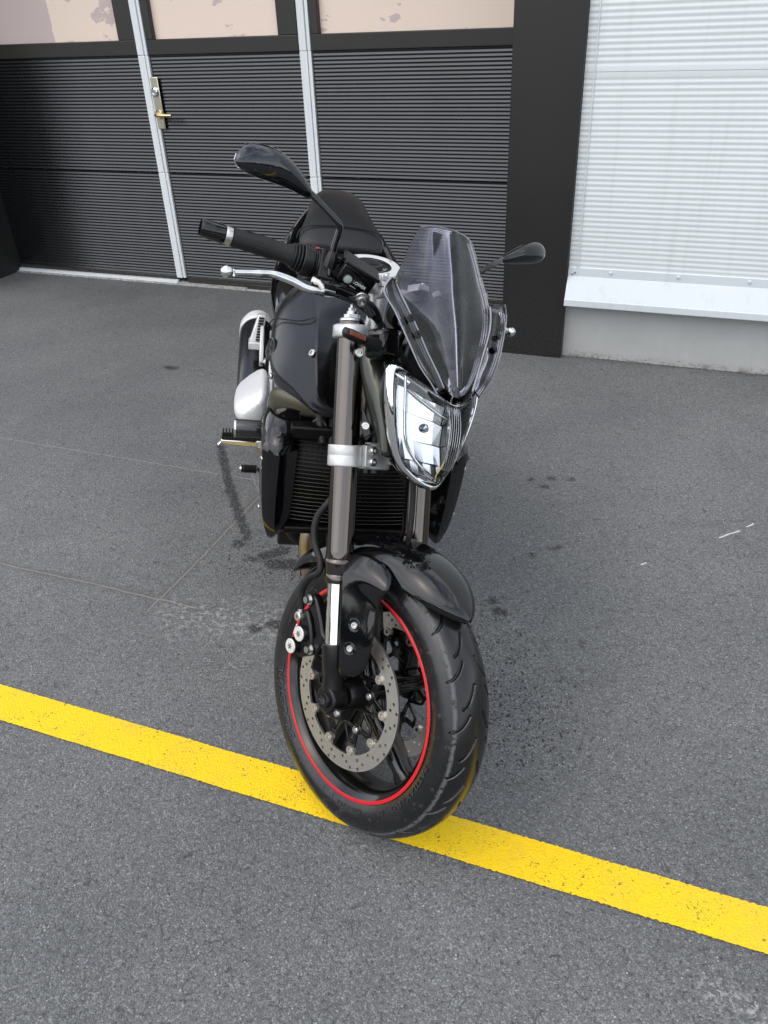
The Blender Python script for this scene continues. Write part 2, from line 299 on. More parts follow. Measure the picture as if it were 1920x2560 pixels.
# ------------------------------------------------------------------ mesh helpers
class MB:
    def __init__(s): s.v = []; s.f = []
    def add(s, v, f):
        b = len(s.v); s.v += [tuple(map(float, q)) for q in v]; s.f += [tuple(b+i for i in q) for q in f]; return s
    def box(s, c, size, rot=None):
        hx, hy, hz = [q/2 for q in size]; vs = [Vector((x, y, z)) for x in (-hx, hx) for y in (-hy, hy) for z in (-hz, hz)]
        if rot is not None: vs = [rot @ q for q in vs]
        return s.add([q+Vector(c) for q in vs], [(0, 1, 3, 2), (4, 6, 7, 5), (0, 4, 5, 1), (2, 3, 7, 6), (0, 2, 6, 4), (1, 5, 7, 3)])
    def hexa(s, p):   # p: 4 front corners (ccw) + 4 back corners
        return s.add(p, [(0, 1, 2, 3), (7, 6, 5, 4), (0, 4, 5, 1), (1, 5, 6, 2), (2, 6, 7, 3), (3, 7, 4, 0)])
    def tube(s, pts, r, n=14, cap=True, flat=None, up=None):
        pts = [Vector(p) for p in pts]; m = len(pts); rs = r if isinstance(r, (list, tuple)) else [r]*m
        T = []
        for i in range(m):
            a = pts[max(0, i-1)]; b = pts[min(m-1, i+1)]; T.append((b-a).normalized())
        u = Vector(up) if up else (Vector((0, 0, 1)) if abs(T[0].z) < .9 else Vector((1, 0, 0)))
        u = (u - T[0]*u.dot(T[0])).normalized(); V = []
        for i in range(m):
            u = (u - T[i]*u.dot(T[i])).normalized(); w_ = T[i].cross(u)
            for k in range(n):
                a = 2*PI*k/n; fu, fw_ = (1, 1) if flat is None else flat
                V.append(pts[i] + (u*math.cos(a)*fu + w_*math.sin(a)*fw_)*rs[i])
        F = [(i*n+k, i*n+(k+1) % n, (i+1)*n+(k+1) % n, (i+1)*n+k) for i in range(m-1) for k in range(n)]
        if cap: F += [tuple(reversed(range(n))), tuple((m-1)*n+k for k in range(n))]
        return s.add(V, F)
    def lathe(s, prof, o=(0, 0, 0), ax=(0, 1, 0), n=48, closed=False, a0=0, a1=2*PI, ref=None):
        # prof: (distance along axis, radius)
        o = Vector(o); ax = Vector(ax).normalized()
        if ref is None: ref = Vector((1, 0, 0)) if abs(ax.x) < .9 else Vector((0, 0, 1))
        u = (Vector(ref) - ax*Vector(ref).dot(ax)).normalized(); w_ = u.cross(ax)*-1
        full = abs(a1-a0-2*PI) < 1e-6; nn = n if full else n+1; V = []
        for k in range(nn):
            a = a0+(a1-a0)*k/n; d = u*math.cos(a)+w_*math.sin(a)
            for (h_, r_) in prof: V.append(o+ax*h_+d*r_)
        m = len(prof); F = []
        for k in range(n):
            k2 = (k+1) % nn
            for j in range(m if closed else m-1):
                j2 = (j+1) % m; F.append((k*m+j, k2*m+j, k2*m+j2, k*m+j2))
        return s.add(V, F)
    def cyl(s, a, b, r, n=24, r2=None, bev=0):
        a = Vector(a); b = Vector(b); L_ = (b-a).length; r2 = r if r2 is None else r2
        return s.lathe([(0, 0), (0, r-bev), (bev, r), (L_-bev, r2), (L_, r2-bev), (L_, 0)] if bev else [(0, 0), (0, r), (L_, r2), (L_, 0)], a, b-a, n)
    def grid(s, g):
        nr, nc = len(g), len(g[0]); return s.add([p for row in g for p in row], [(i*nc+j, i*nc+j+1, (i+1)*nc+j+1, (i+1)*nc+j) for i in range(nr-1) for j in range(nc-1)])
    def loft(s, secs, cap=True):
        n = len(secs[0]); m = len(secs); V = [p for q in secs for p in q]
        F = [(i*n+k, i*n+(k+1) % n, (i+1)*n+(k+1) % n, (i+1)*n+k) for i in range(m-1) for k in range(n)]
        if cap: F += [tuple(reversed(range(n))), tuple((m-1)*n+k for k in range(n))]
        return s.add(V, F)
    def prism(s, poly, o, U, W, depth):
        # polygon (u,w) in plane through o; extruded along U x W by depth, centred
        o = Vector(o); U = Vector(U).normalized(); W = Vector(W).normalized(); N = U.cross(W); n = len(poly)
        V = [o+U*p[0]+W*p[1]-N*depth/2 for p in poly]+[o+U*p[0]+W*p[1]+N*depth/2 for p in poly]
        return s.add(V, [tuple(reversed(range(n))), tuple(range(n, 2*n))]+[(i, (i+1) % n, n+(i+1) % n, n+i) for i in range(n)])
    def mesh(s, name, smooth=38, mirror_y=False):
        me = bpy.data.meshes.new(name); V = s.v; F = s.f
        if mirror_y: V = [(x, -y, z) for x, y, z in V]; F = [tuple(reversed(q)) for q in F]
        me.from_pydata(V, [], F)
        if not V: return me
        bm = bmesh.new(); bm.from_mesh(me)
        bmesh.ops.remove_doubles(bm, verts=bm.verts, dist=1e-6); bmesh.ops.recalc_face_normals(bm, faces=bm.faces)
        bm.to_mesh(me); bm.free()
        if smooth: me.shade_smooth(); me.set_sharp_from_angle(angle=R(smooth))
        return me

MATB = Matrix(((0.100901, 0.980899, 0.166301, -0.258458), (-0.994893, 0.099914, 0.01431, 2.679529), (-0.002579, -0.166896, 0.985971, -0.004018), (0, 0, 0, 1)))
MATS = Matrix(((0.6722, 0.733056, 0.103807, -0.046021), (-0.68695, 0.565245, 0.456726, 1.237189), (0.27613, -0.378321, 0.88353, 0.283163), (0, 0, 0, 1)))
SB = MATB.inverted() @ MATS

def link(name, me, mat, parent=None, mtx=None, label=None, kind=None):
    o = bpy.data.objects.new(name, me); C.objects.link(o)
    if mat is not None and not me.materials: me.materials.append(M[mat] if isinstance(mat, str) else mat)
    if parent is not None: o.parent = parent
    if mtx is not None: o.matrix_basis = mtx
    if label: o['label'] = label
    if kind: o['kind'] = kind
    return o
def mods(o, bevel=0, seg=2, sub=0, solid=0, ang=35, off=0):
    if sub:
        m = o.modifiers.new('s', 'SUBSURF'); m.levels = m.render_levels = sub
    if solid:
        m = o.modifiers.new('t', 'SOLIDIFY'); m.thickness = solid; m.offset = off
    if bevel:
        m = o.modifiers.new('b', 'BEVEL'); m.width = bevel; m.segments = seg; m.limit_method = 'ANGLE'; m.angle_limit = R(ang); m.harden_normals = False
    return o
def part(name, mb, mat, parent, S=False, label=None, kind=None, smooth=38, mirror=False, **kw):
    me = mb if isinstance(mb, bpy.types.Mesh) else mb.mesh(name, smooth, mirror)
    o = link(name, me, mat, parent, SB if S else None, label, kind)
    if kw: mods(o, **kw)
    return o
def top(name, me_or_none, mat, label, cat, group=None, kind=None):
    if me_or_none is None:
        o = bpy.data.objects.new(name, None); C.objects.link(o)
    else: o = link(name, me_or_none, mat)
    if label: o['label'] = label
    if cat: o['category'] = cat
    if group: o['group'] = group
    if kind: o['kind'] = kind
    return o
def flat_shape(loops, extrude, n=1):
    cu = bpy.data.curves.new('tmp', 'CURVE'); cu.dimensions = '2D'; cu.fill_mode = 'BOTH'; cu.extrude = extrude
    for lp in loops:
        sp = cu.splines.new('POLY'); sp.points.add(len(lp)-1); sp.use_cyclic_u = True
        for i, p in enumerate(lp): sp.points[i].co = (p[0], p[1], 0, 1)
    o = bpy.data.objects.new('tmp', cu); C.objects.link(o)
    dg = bpy.context.evaluated_depsgraph_get(); me = bpy.data.meshes.new_from_object(o.evaluated_get(dg))
    bpy.data.objects.remove(o); bpy.data.curves.remove(cu); me.materials.clear(); return me
def text_geo(txt, size, extrude, bold=0.):
    cu = bpy.data.curves.new('tmp', 'FONT'); cu.body = txt; cu.size = size; cu.extrude = extrude; cu.align_x = 'CENTER'; cu.align_y = 'CENTER'; cu.offset = bold; cu.resolution_u = 3
    o = bpy.data.objects.new('tmp', cu); C.objects.link(o)
    dg = bpy.context.evaluated_depsgraph_get(); me = bpy.data.meshes.new_from_object(o.evaluated_get(dg))
    bpy.data.objects.remove(o); bpy.data.curves.remove(cu); me.materials.clear(); return me
def warp(me, fn):
    n = len(me.vertices); co = np.empty(n*3); me.vertices.foreach_get('co', co); co = co.reshape(-1, 3)
    me.vertices.foreach_set('co', np.array([fn(*p) for p in co]).ravel()); me.update(); return me
def bolt(mb, p, d, r=.006, h=.005, hexa=False):
    p = Vector(p); d = Vector(d).normalized()
    if hexa:
        mb.cyl(p, p+d*h*.35, r*1.5, 20); mb.cyl(p+d*h*.35, p+d*h*1.5, r, 6)
    else: mb.lathe([(0, 0), (0, r), (h*.7, r), (h, r*.8), (h, r*.5), (h*.35, r*.48), (h*.35, 0)], p, d, 18)
    return mb
def cr_pts(P, k=6):
    P = [Vector(p) for p in P]; out = []
    for i in range(len(P)-1):
        p0 = P[max(i-1, 0)]; p1 = P[i]; p2 = P[i+1]; p3 = P[min(i+2, len(P)-1)]
        for j in range(k):
            s_ = j/k; out.append(.5*((2*p1)+(-p0+p2)*s_+(2*p0-5*p1+4*p2-p3)*s_*s_+(-p0+3*p1-3*p2+p3)*s_**3))
    return out+[P[-1]]

# ================================================================== GROUND
GR = Matrix.Rotation(R(-22.55), 4, 'Z')    # wall frame: local x along the wall, local y into the building
mb = MB().add([(-400, -400, 0), (400, -400, 0), (400, 400, 0), (-400, 400, 0)], [(0, 1, 2, 3)])
g = top('asphalt_ground', mb.mesh('asphalt_ground', 0), 'asphalt', 'dark grey asphalt yard with wet drips and thin scratches', None, kind='structure')
# painted line: a thin sheet with crumbled edges
a = Vector((-1.047, 1.604)); b = Vector((.70, .886)); a2 = Vector((-.998, 1.474)); b2 = Vector((.663, .798))
V = []; N_ = 2600
for i in range(N_+1):
    s_ = -1.2+3.4*i/N_; e1 = noise.noise((s_*260, 0, 0))*.0030+noise.noise((s_*15, 7, 0))*.002; e2 = noise.noise((s_*260, 9, 0))*.0030+noise.noise((s_*15, 3, 0))*.002
    p = a.lerp(b, s_); q = a2.lerp(b2, s_); d = (p-q).normalized(); p = p+d*e1; q = q+d*e2
    V += [(p.x, p.y, .004), (q.x, q.y, .004)]
mb = MB().add(V, [(2*i, 2*i+1, 2*i+3, 2*i+2) for i in range(N_)])
top('yellow_line', mb.mesh('yellow_line', 0), 'yellow', 'worn yellow painted line crossing the asphalt under the front tyre', None, kind='structure')

# ================================================================== BUILDING
def rib_mesh(x0, x1, z0, z1, y, pitch, depth, border=.0, sharp=1.):
    pitch = (z1-z0-2*border)/max(1, round((z1-z0-2*border)/pitch))
    """horizontal trapezoid ribs, face towards -y"""
    pr = [(z0, y)]; z = z0+border
    if border: pr.append((z0+border, y))
    while z+pitch <= z1-border+1e-4:
        if sharp == 2:
            pr += [(z+pitch*.47, y+depth*.97), (z+pitch*.50, y+depth), (z+pitch*.53, y+depth*.97), (z+pitch*.97, y+depth*.03)]
        else:
            for k in range(1, 7):
                a_ = k/7; pr.append((z+pitch*a_, y+depth*(.5-.5*math.cos(2*PI*a_))))
        pr.append((z+pitch, y)); z += pitch
    pr.append((z1, y))
    n = len(pr); V = [(x0, p[1], p[0]) for p in pr]+[(x1, p[1], p[0]) for p in pr]+[(x0, y+.02, z0), (x0, y+.02, z1), (x1, y+.02, z0), (x1, y+.02, z1)]
    F = [(i, n+i, n+i+1, i+1) for i in range(n-1)]; k = 2*n
    F += [(0, k, k+2, n), (n-1, 2*n-1, k+3, k+1)]
    return MB().add(V, F)
YD = 4.39
door = top('garage_door', None, None, 'black ribbed sectional garage door with wicket door and cream windows', 'garage door')
door.matrix_world = GR @ Matrix.Translation((-2.7, YD, 0))
def D(x, y=YD, z=0): return (x+2.7, y-YD, z)
COLS = [(-4.485, -3.190), (-3.118, -2.176), (-2.103, -.86)]
rows = [(.050, .672), (.678, 1.290)]
for ci, (x0, x1) in enumerate(COLS):
    for (z0, z1) in rows:
        m = rib_mesh(x0+2.7, x1+2.7, z0, z1, 0, .0182, .0036, border=.0015, sharp=2)
        part('door_panel', m, 'black_rib', door, smooth=20)
    # rail under the windows, bottom rail
    part('rail', MB().box(((x0+x1)/2+2.7, .010, 1.330), (x1-x0, .036, .076)), 'black_flat', door, bevel=.004)
    part('bottom_rail', MB().box(((x0+x1)/2+2.7, .012, .026), (x1-x0, .03, .044)), 'black_flat', door, bevel=.003)
    wx0 = x0+(.03 if ci == 0 else .048); wx1 = x1-(.112 if ci == 0 else .115 if ci == 1 else .02)
    part('window_stile', MB().box(((x0+wx0)/2+2.7, .010, 1.69), (wx0-x0, .036, .644)), 'black_flat', door, bevel=.003)
    part('window_stile', MB().box(((x1+wx1)/2+2.7, .010, 1.69), (x1-wx1, .036, .644)), 'black_flat', door, bevel=.003)
    part('top_rail', MB().box(((wx0+wx1)/2+2.7, .010, 1.975), (wx1-wx0, .036, .07)), 'black_flat', door, bevel=.003)
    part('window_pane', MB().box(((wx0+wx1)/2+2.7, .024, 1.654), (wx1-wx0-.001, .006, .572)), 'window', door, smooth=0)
    part('door_panel', rib_mesh(x0+2.7, x1+2.7, 2.02, 2.62, 0, .0182, .0036, border=.0015, sharp=2), 'black_rib', door, smooth=0)
for (x0, x1) in ((-3.187, -3.121), (-2.173, -2.106)):
    for (z0, z1) in ((.040, .673), (.6745, 1.292), (1.2935, 2.62)):
        tr = part('trim_strip', MB().box(((x0+x1)/2+2.7-.009, -.004, (z0+z1)/2), (.043, .026, z1-z0)), 'alu_trim', door, bevel=.003)
        part('trim_strip', MB().box(((x0+x1)/2+2.7+.0235, -.001, (z0+z1)/2), (.019, .020, z1-z0)), 'alu_trim', door, bevel=.002)
# door sill of the fixed right part
part('sill', MB().box((-2.055+2.7+.58, -.016, .018), (2.38, .03, .036)), 'black_flat', door, bevel=.003)
part('sill', MB().box((-3.83+2.7, -.014, .012), (1.30, .028, .024)), 'alu_trim', door, bevel=.002)
# lock plate with cylinder and lever
hp = part('lock_plate', MB().box(D(-3.105, YD-.012, 1.05), (.050, .008, .27)), 'steel_plate', door, bevel=.006)
part('lock_cylinder', MB().lathe([(0, 0), (0, .024), (.012, .023), (.016, .018), (.016, .010), (.012, .009), (.012, 0)], D(-3.108, YD-.016, 1.108), (0, -1, 0), 32), 'chrome', hp)
part('rosette', MB().cyl(D(-3.106, YD-.016, .993), D(-3.106, YD-.028, .993), .025, 32, bev=.003), 'brass', hp)
part('lever_handle', MB().tube([D(-3.106, YD-.028, .993), D(-3.106, YD-.052, .993), D(-3.096, YD-.060, .993), D(-3.07, YD-.062, .993), D(-2.995, YD-.060, .992)], [.010, .010, .010, .009, .008], 14), 'brass', hp)
# threshold strip on the ground
mb = MB().box((-2.67, 4.385, .003), (3.64, .075, .010)); thr = top('concrete_threshold', mb.mesh('thr', 0), 'concrete', 'pale concrete strip under the garage door', None, kind='structure'); thr.matrix_world = GR

# belt of trees on the far side of the yard, behind the camera: it is what the black paint mirrors
mb = MB()
for i in range(26000):
    az = R(random.uniform(170, 370)); d_ = random.uniform(40, 48); hmax = 4.6+3.0*noise.noise((az*5, 1, 0))+1.6*noise.noise((az*17, 2, 0))
    z_ = max(.1, hmax*(1-abs(random.gauss(0, .38)))); c_ = Vector((d_*math.cos(az), d_*math.sin(az), z_)); q_ = Vector((random.gauss(0, 1), random.gauss(0, 1), random.gauss(0, 1))).normalized(); w_ = q_.orthogonal().normalized(); r_ = random.uniform(.14, .38)
    mb.add([c_-q_*r_, c_+w_*r_*.6, c_+q_*r_, c_-w_*r_*.6], [(0, 1, 2, 3)])
mb.lathe([(0, 49.5), (2.4, 49.6)], (0, 0, 0), (0, 0, 1), 64, a0=R(-10), a1=R(190), ref=(-1, 0, 0))
top('tree_belt', mb.mesh('tree_belt', 0), simple('dark_foliage', (.035, .05, .022), .7), 'dark belt of trees across the yard behind the camera', 'trees', kind='stuff')

# pillars
for nm, x0, x1, y0, y1, lb in (('door_pillar', -.889, -.594, 3.75, 4.46, 'broad dark bronze pillar between garage door and white wall'), ('door_pillar', -4.90, -4.487, 3.75, 4.46, 'dark pillar at the far left end of the garage door')):
    mb = MB().box(((x0+x1)/2, (y0+y1)/2, 1.7), (x1-x0, y1-y0, 3.4)); p = top(nm, mb.mesh(nm, 30), 'pillar', lb, 'pillar', group=None); mods(p, bevel=.003); p.matrix_world = GR
mb = MB().box((-2.69, 4.1, 3.0), (3.60, .68, .76)); p = top('door_lintel', mb.mesh('l', 30), 'pillar', 'dark lintel closing the recess above the garage door', 'lintel'); mods(p, bevel=.004); p.matrix_world = GR
# white wall
ww = top('white_wall', None, None, 'white finely ribbed steel cladding wall with screwed bottom flashing', 'wall'); ww.matrix_world = GR
YW = 3.775
for (z0, z1) in ((.41, 1.2205), (1.2217, 2.32), (2.3212, 3.4)):
    for (x0, x1) in ((-.550, 2.6), (2.604, 5.6)):
        part('cladding_panel', rib_mesh(x0, x1, z0, z1, YW, .0218, .0019, border=.018), 'white_clad', ww, smooth=50)
    part('cladding_panel', rib_mesh(-.592, -.5535, z0, z1, YW+.003, .0218, .0019, border=.018), 'white_clad', ww, smooth=50)
part('corner_trim', MB().box((-.5515, YW-.001, 1.94), (.004, .012, 3.02)), 'white_clad', ww, smooth=0)
V = []
pf = [(YW+.02, .434), (YW-.006, .434), (YW-.007, .396), (YW-.055, .302), (YW-.058, .299), (YW-.059, .271), (YW-.056, .268), (YW+.02, .268)]
mb = MB()
for (x0, x1) in ((-.592, 5.6),):
    mb.loft([[(x0, *q) for q in pf], [(x1, *q) for q in pf]])
part('bottom_flashing', mb, 'flashing', ww, smooth=0, bevel=.0015)
for x in [-.40+i*.29 for i in range(20)]:
    zz = .419
    part('screw', MB().lathe([(0, 0), (0, .0085), (.002, .0085), (.003, .006), (.006, .005), (.007, 0)], (x, YW-.007, zz), (0, -1, 0), 12), 'flashing', ww)
for q in ((-.560, YW-.008, .412), (-.572, YW-.008, .405)):
    part('screw', MB().cyl(q, (q[0], q[1]-.003, q[2]), .004, 10), 'zinc', ww)
cp = MB().box((2.5, YW+.30, .133), (6.186, .57, .264)); cp = top('concrete_plinth', cp.mesh('cp', 0), 'concrete', 'grey concrete plinth under the white cladding wall', 'plinth'); cp.matrix_world = GR
bk = MB().box((.4, 7.0, 1.73), (10.4, 5.0, 3.3)); bk = top('building_core', bk.mesh('b', 0), 'white_clad', 'plain body of the building behind the cladding and garage door', 'building'); bk.matrix_world = GR
# leaves and grit along the foot of the plinth
mb = MB()
for i in range(170):
    x = -.57+1.6*random.random(); y = YW+.013-abs(random.gauss(0, .012)); z = .004+max(0, random.gauss(0, .012))*(1 if y > YW+.006 else .1); L_ = random.uniform(.004, .016); an = random.uniform(-.5, .5)
    mb.tube([(x, y, z), (x+L_*math.cos(an), y-.003, z+.3*L_*math.sin(an))], .0011, 4)
lt = top('leaf_litter', mb.mesh('litter', 0), simple('litter', (.12, .10, .06), .8), 'tiny dry leaf bits and grit along the plinth foot', 'litter', kind='stuff'); lt.matrix_world = GR

# ================================================================== MOTORCYCLE
bike = top('motorcycle', None, None, 'black naked motorcycle with red rim stripe, smoked screen, front wheel turned on the yellow line', 'motorcycle')
bike.matrix_world = MATB

def yprof(r):   # tyre side profile: half width at radius
    pts = [(.219, .048), (.2215, .051), (.227, .0535), (.235, .057), (.245, .0595), (.252, .060)]
    return np.interp(r, [p[0] for p in pts], [p[1] for p in pts])

def build_tyre(name, Rc, hw, rc, h, rbead, ybead, parent, S, nth=1500, grooves=True):
    A = np.linspace(0, PI/2, 64 if grooves else 24); half = [(hw*math.sin(q), rc+h*math.cos(q)) for q in A]
    rs = np.linspace(rc, rbead, 12)[1:]; side = [(hw-(hw-ybead)*((rc-r_)/(rc-rbead))**1.6, r_) for r_ in rs]
    prof = [(-y, r) for y, r in (half+side)[::-1]][:-1]+half+side
    prof += [(ybead-.006, rbead-.002), (-ybead+.006, rbead-.002)]
    P = np.array(prof); npf = len(P); th = np.arange(nth)*2*PI/nth
    Y = np.tile(P[:, 0], (nth, 1)); Rr = np.tile(P[:, 1], (nth, 1)); TH = np.tile(th[:, None], (1, npf))
    dep = np.zeros_like(Y)
    if grooves:
        npitch = 19; pl = 2*PI/npitch; G = []
        def arc(p0, p1, bow, side_): 
            q = []
            for s_ in np.linspace(0, 1, 9):
                q.append(((p0[0]+(p1[0]-p0[0])*s_)+bow*math.sin(PI*s_), side_*(p0[1]+(p1[1]-p0[1])*s_)))
            return q
        for side_, off in ((-1, 0), (1, pl/2)):
            G.append((off, arc((.0, .051), (.105, .024), -.016, side_)))
            G.append((off, arc((.150, .034), (.290, .008), -.022, side_)))
        rel = hw/.06
        for off, pl_pts in G:
            q = np.array(pl_pts); best = np.full_like(Y, 9.)
            t0 = (TH-off) % pl
            for k in (0, 1):
                tt = t0+k*pl
                for (a_, b_) in zip(q[:-1], q[1:]):
                    A_ = np.array([a_[0]*.30, a_[1]*rel]); B_ = np.array([b_[0]*.30, b_[1]*rel]); d_ = B_-A_
                    u_ = np.clip(((tt*.30-A_[0])*d_[0]+(Y-A_[1])*d_[1])/(d_@d_), 0, 1)
                    best = np.minimum(best, np.hypot(tt*.30-A_[0]-u_*d_[0], Y-A_[1]-u_*d_[1]))
            dep = np.maximum(dep, .0062*np.clip(1.4-(best/.0026)**2, 0, 1)*(Rr > rc-.02))
    # inward normal approx: towards (0, rc)
    nv = np.stack([Y/hw*.6, (Rr-rc)/h], -1); nv /= np.maximum(np.linalg.norm(nv, axis=-1, keepdims=True), 1e-6)
    msk = (Rr > rc-.001); Y2 = Y-np.where(msk, dep*nv[..., 0], 0); R2 = Rr-np.where(msk, dep*nv[..., 1], 0)
    V = np.stack([R2*np.cos(TH), Y2, R2*np.sin(TH)], -1).reshape(-1, 3)
    i = np.arange(nth)[:, None]; j = np.arange(npf)[None, :]; i2 = (i+1) % nth; j2 = (j+1) % npf
    F = np.stack([i*npf+j, i2*npf+j, i2*npf+j2, i*npf+j2], -1).reshape(-1, 4)
    me = bpy.data.meshes.new(name); me.from_pydata(V.tolist(), [], F.tolist()); me.shade_smooth(); me.set_sharp_from_angle(angle=R(60)); me.update()
    return me

def build_rim(parent, S, half, rf, black, stripe, origin=None):
    pr = [(-half, rf), (-half-.0015, rf-.002), (-half-.0015, rf-.0062), (-half+.001, rf-.0075), (-half+.004, rf-.012), (-half+.012, rf-.020), (-.018, rf-.028), (0, rf-.030)]
    pr = pr+[(-y, r) for y, r in pr[-2::-1]]; pr += [(half-.004, rf-.004), (0, rf-.018), (-half+.004, rf-.004)]
    mb = MB().lathe(pr, (0, 0, 0), (0, 1, 0), 128, closed=True)
    # recessed inner step lines of the barrel
    return mb

# ---- front wheel
fw_ = part('front_wheel', build_rim(None, True, .051, .2235, None, None), 'rim_black', bike, S=True)
tyre_me = build_tyre('front_tyre', .300, .060, .252, .048, .219, .048, None, True)
ft = link('front_tyre', tyre_me, 'tyre', bike, SB)
for sgn in (-1, 1):
    mb = MB().lathe([(sgn*.0527, .2236), (sgn*.0533, .2222), (sgn*.0531, .2172), (sgn*.0520, .2163)], (0, 0, 0), (0, 1, 0), 160)
    part('rim_stripe', mb, 'red', fw_, label='red reflective stripe round the rim')
# spokes
def spoke(ang, r0, r1, w0, w1, t0, t1):
    d = Vector((math.cos(ang), 0, math.sin(ang))); q = Vector((-math.sin(ang), 0, math.cos(ang))); y = Vector((0, 1, 0)); secs = []
    for k in range(9):
        s_ = k/8; r_ = r0+(r1-r0)*s_; fl = 1+1.1*max(0, (s_-.85)/.15)**2+.5*max(0, (.15-s_)/.15)**2
        w_ = (w0+(w1-w0)*s_)/2*fl; t_ = (t0+(t1-t0)*s_)/2; c_ = d*r_
        ring = []
        for a_ in np.linspace(0, 2*PI, 13)[:-1]:
            cx = math.copysign(abs(math.cos(a_))**.55, math.cos(a_)); sy = math.copysign(abs(math.sin(a_))**.55, math.sin(a_))
            ring.append(c_+q*w_*cx+y*t_*sy)
        secs.append(ring)
    return MB().loft(secs)
for k in range(5): part('spoke', spoke(R(20-72*k), .03, .197, .034, .024, .062, .040), 'rim_black', fw_, smooth=50)
part('hub', MB().lathe([(-.075, .0), (-.075, .026), (-.068, .030), (-.055, .032), (-.035, .040), (.035, .040), (.055, .032), (.068, .030), (.075, .026), (.075, 0)], (0, 0, 0), (0, 1, 0), 40), 'satin_black', fw_)

# ---- sidewall lettering
def side_text(txt, th_c, r0, size, sp=1.0, mat='tyre', raise_=.0009):
    me = text_geo(txt, size, .0007, bold=.00025)
    def f(u, v, w_):
        r_ = r0+v; a_ = R(th_c)-u*sp/r0; y = -(float(yprof(r_))+raise_*.5+(w_ if w_ > 0 else w_*.5))
        return (r_*math.cos(a_), y, r_*math.sin(a_))
    warp(me, f); return me
gl_r = simple('sidewall_lettering', (.035, .036, .038), .28)
for txt, thc, r0, sz, sp in (('BRIDGESTONE', -160.8, .2385, .0205, 1.28), ('HYPERSPORT', -86.3, .2385, .0125, 1.05), ('BATTLAX', -30, .2385, .0185, 1.15), ('EVO', -50, .2385, .0165, 1.1), ('S20', -62.5, .2385, .0125, 1.0), ('120/70ZR17', 150, .2385, .0085, 1.1), ('M/C 58W', 128, .2385, .0085, 1.1)):
    me = side_text(txt, thc, r0, sz, sp); link('lettering', me, gl_r, ft, label='raised sidewall lettering reading '+txt)
# little wear arrows and boxed rule round the maker's name
for thc in (-107, -99.3, -133, 181):
    mb = MB(); a_ = R(thc)
    mb.box((0, 0, 0), (.017, .0010, .0010)); me = mb.mesh('tick', 0)
    warp(me, lambda x, y, z, a_=a_: ((.2390+x)*math.cos(a_+z/.24), -(float(yprof(.2390+x))+.0004+y*.5), (.2390+x)*math.sin(a_+z/.24))); link('sidewall_mark', me, gl_r, ft)
me = text_geo('YAMAHA', .0052, .0002, bold=.0002)
warp(me, lambda u, v, w_: ((.2204+v)*math.cos(R(155)-u*1.25/.2204), -.0537-w_*.5, (.2204+v)*math.sin(R(155)-u*1.25/.2204)))
link('lettering', me, 'white_ink', fw_, label='white print on the red rim stripe')

# ---- discs
def disc_mesh():
    rot0 = R(-6.2)
    outer = [(.155*math.cos(a_), .155*math.sin(a_)) for a_ in np.linspace(0, 2*PI, 181)[:-1]]
    inner = []
    for a_ in np.linspace(0, 2*PI, 361)[:-1]:
        d_ = ((a_-rot0+R(18)) % R(36))-R(18); x_ = abs(d_)*.115
        r_ = .1225-(.0135 if x_ < .0075 else .0135*max(0, 1-((x_-.0075)/.006))**1.5)
        inner.append((r_*math.cos(a_), r_*math.sin(a_)))
    loops = [outer, inner]
    for k in range(20):
        for (r_, da) in ((.1290, 0), (.1380, 5.2), (.1480, 9.5)) if k % 2 else ((.1325, 2), (.1420, 7.5), (.1500, 0.5)):
            c_ = R(k*18+da); cx, cy = r_*math.cos(c_), r_*math.sin(c_)
            loops.append([(cx+.0034*math.cos(q), cy+.0034*math.sin(q)) for q in np.linspace(0, 2*PI, 11)[:-1]])
    me = flat_shape(loops, .0023); warp(me, lambda u, v, w_: (u, w_, v)); return me
dme = disc_mesh()
def at_y(y): return SB @ Matrix.Translation((0, y, 0))
carrier = MB()
def bar(mb, p, q, w_, t_=.005, y=0):
    p = Vector((p[0], y, p[1])); q = Vector((q[0], y, q[1])); d = (q-p); L_ = d.length; d.normalize(); n_ = Vector((0, 1, 0)).cross(d)
    mb.hexa([p-n_*w_/2-Vector((0, t_/2, 0)), q-n_*w_*.42-Vector((0, t_/2, 0)), q+n_*w_*.42-Vector((0, t_/2, 0)), p+n_*w_/2-Vector((0, t_/2, 0)), p-n_*w_/2+Vector((0, t_/2, 0)), q-n_*w_*.42+Vector((0, t_/2, 0)), q+n_*w_*.42+Vector((0, t_/2, 0)), p+n_*w_/2+Vector((0, t_/2, 0))])
pol = lambda r_, a_: (r_*math.cos(R(a_)), r_*math.sin(R(a_)))
for k in range(5):
    a_ = 12-72*k
    for s_ in (-18, 18):
        bar(carrier, pol(.070, a_), pol(.100, a_+s_*.8), .011); bar(carrier, pol(.098, a_+s_*.75), pol(.113, a_+s_), .010)
        bar(carrier, pol(.099, a_+s_*.8), pol(.093, a_+s_*1.35), .007); 
        bar(carrier, pol(.073, a_), pol(.060, a_+s_*1.1), .010); bar(carrier, pol(.060, a_+s_*1.1), pol(.060, a_+s_*2), .009)
        bar(carrier, pol(.062, a_+s_*1.8), pol(.093, a_+s_*1.35), .006)
    carrier.cyl((*pol(.073, a_)[:1], -.0035, pol(.073, a_)[1]), (*pol(.073, a_)[:1], .0035, pol(.073, a_)[1]), .012, 20)
carrier_me = carrier.mesh('disc_carrier', 30)
btn_me = MB().lathe([(-.0045, .0040), (-.0062, .0046), (-.0062, .0088), (-.0050, .0096), (.0050, .0096), (.0062, .0088), (.0062, .0046), (.0045, .0040)], (0, 0, 0), (0, 1, 0), 24, closed=True).mesh('b')
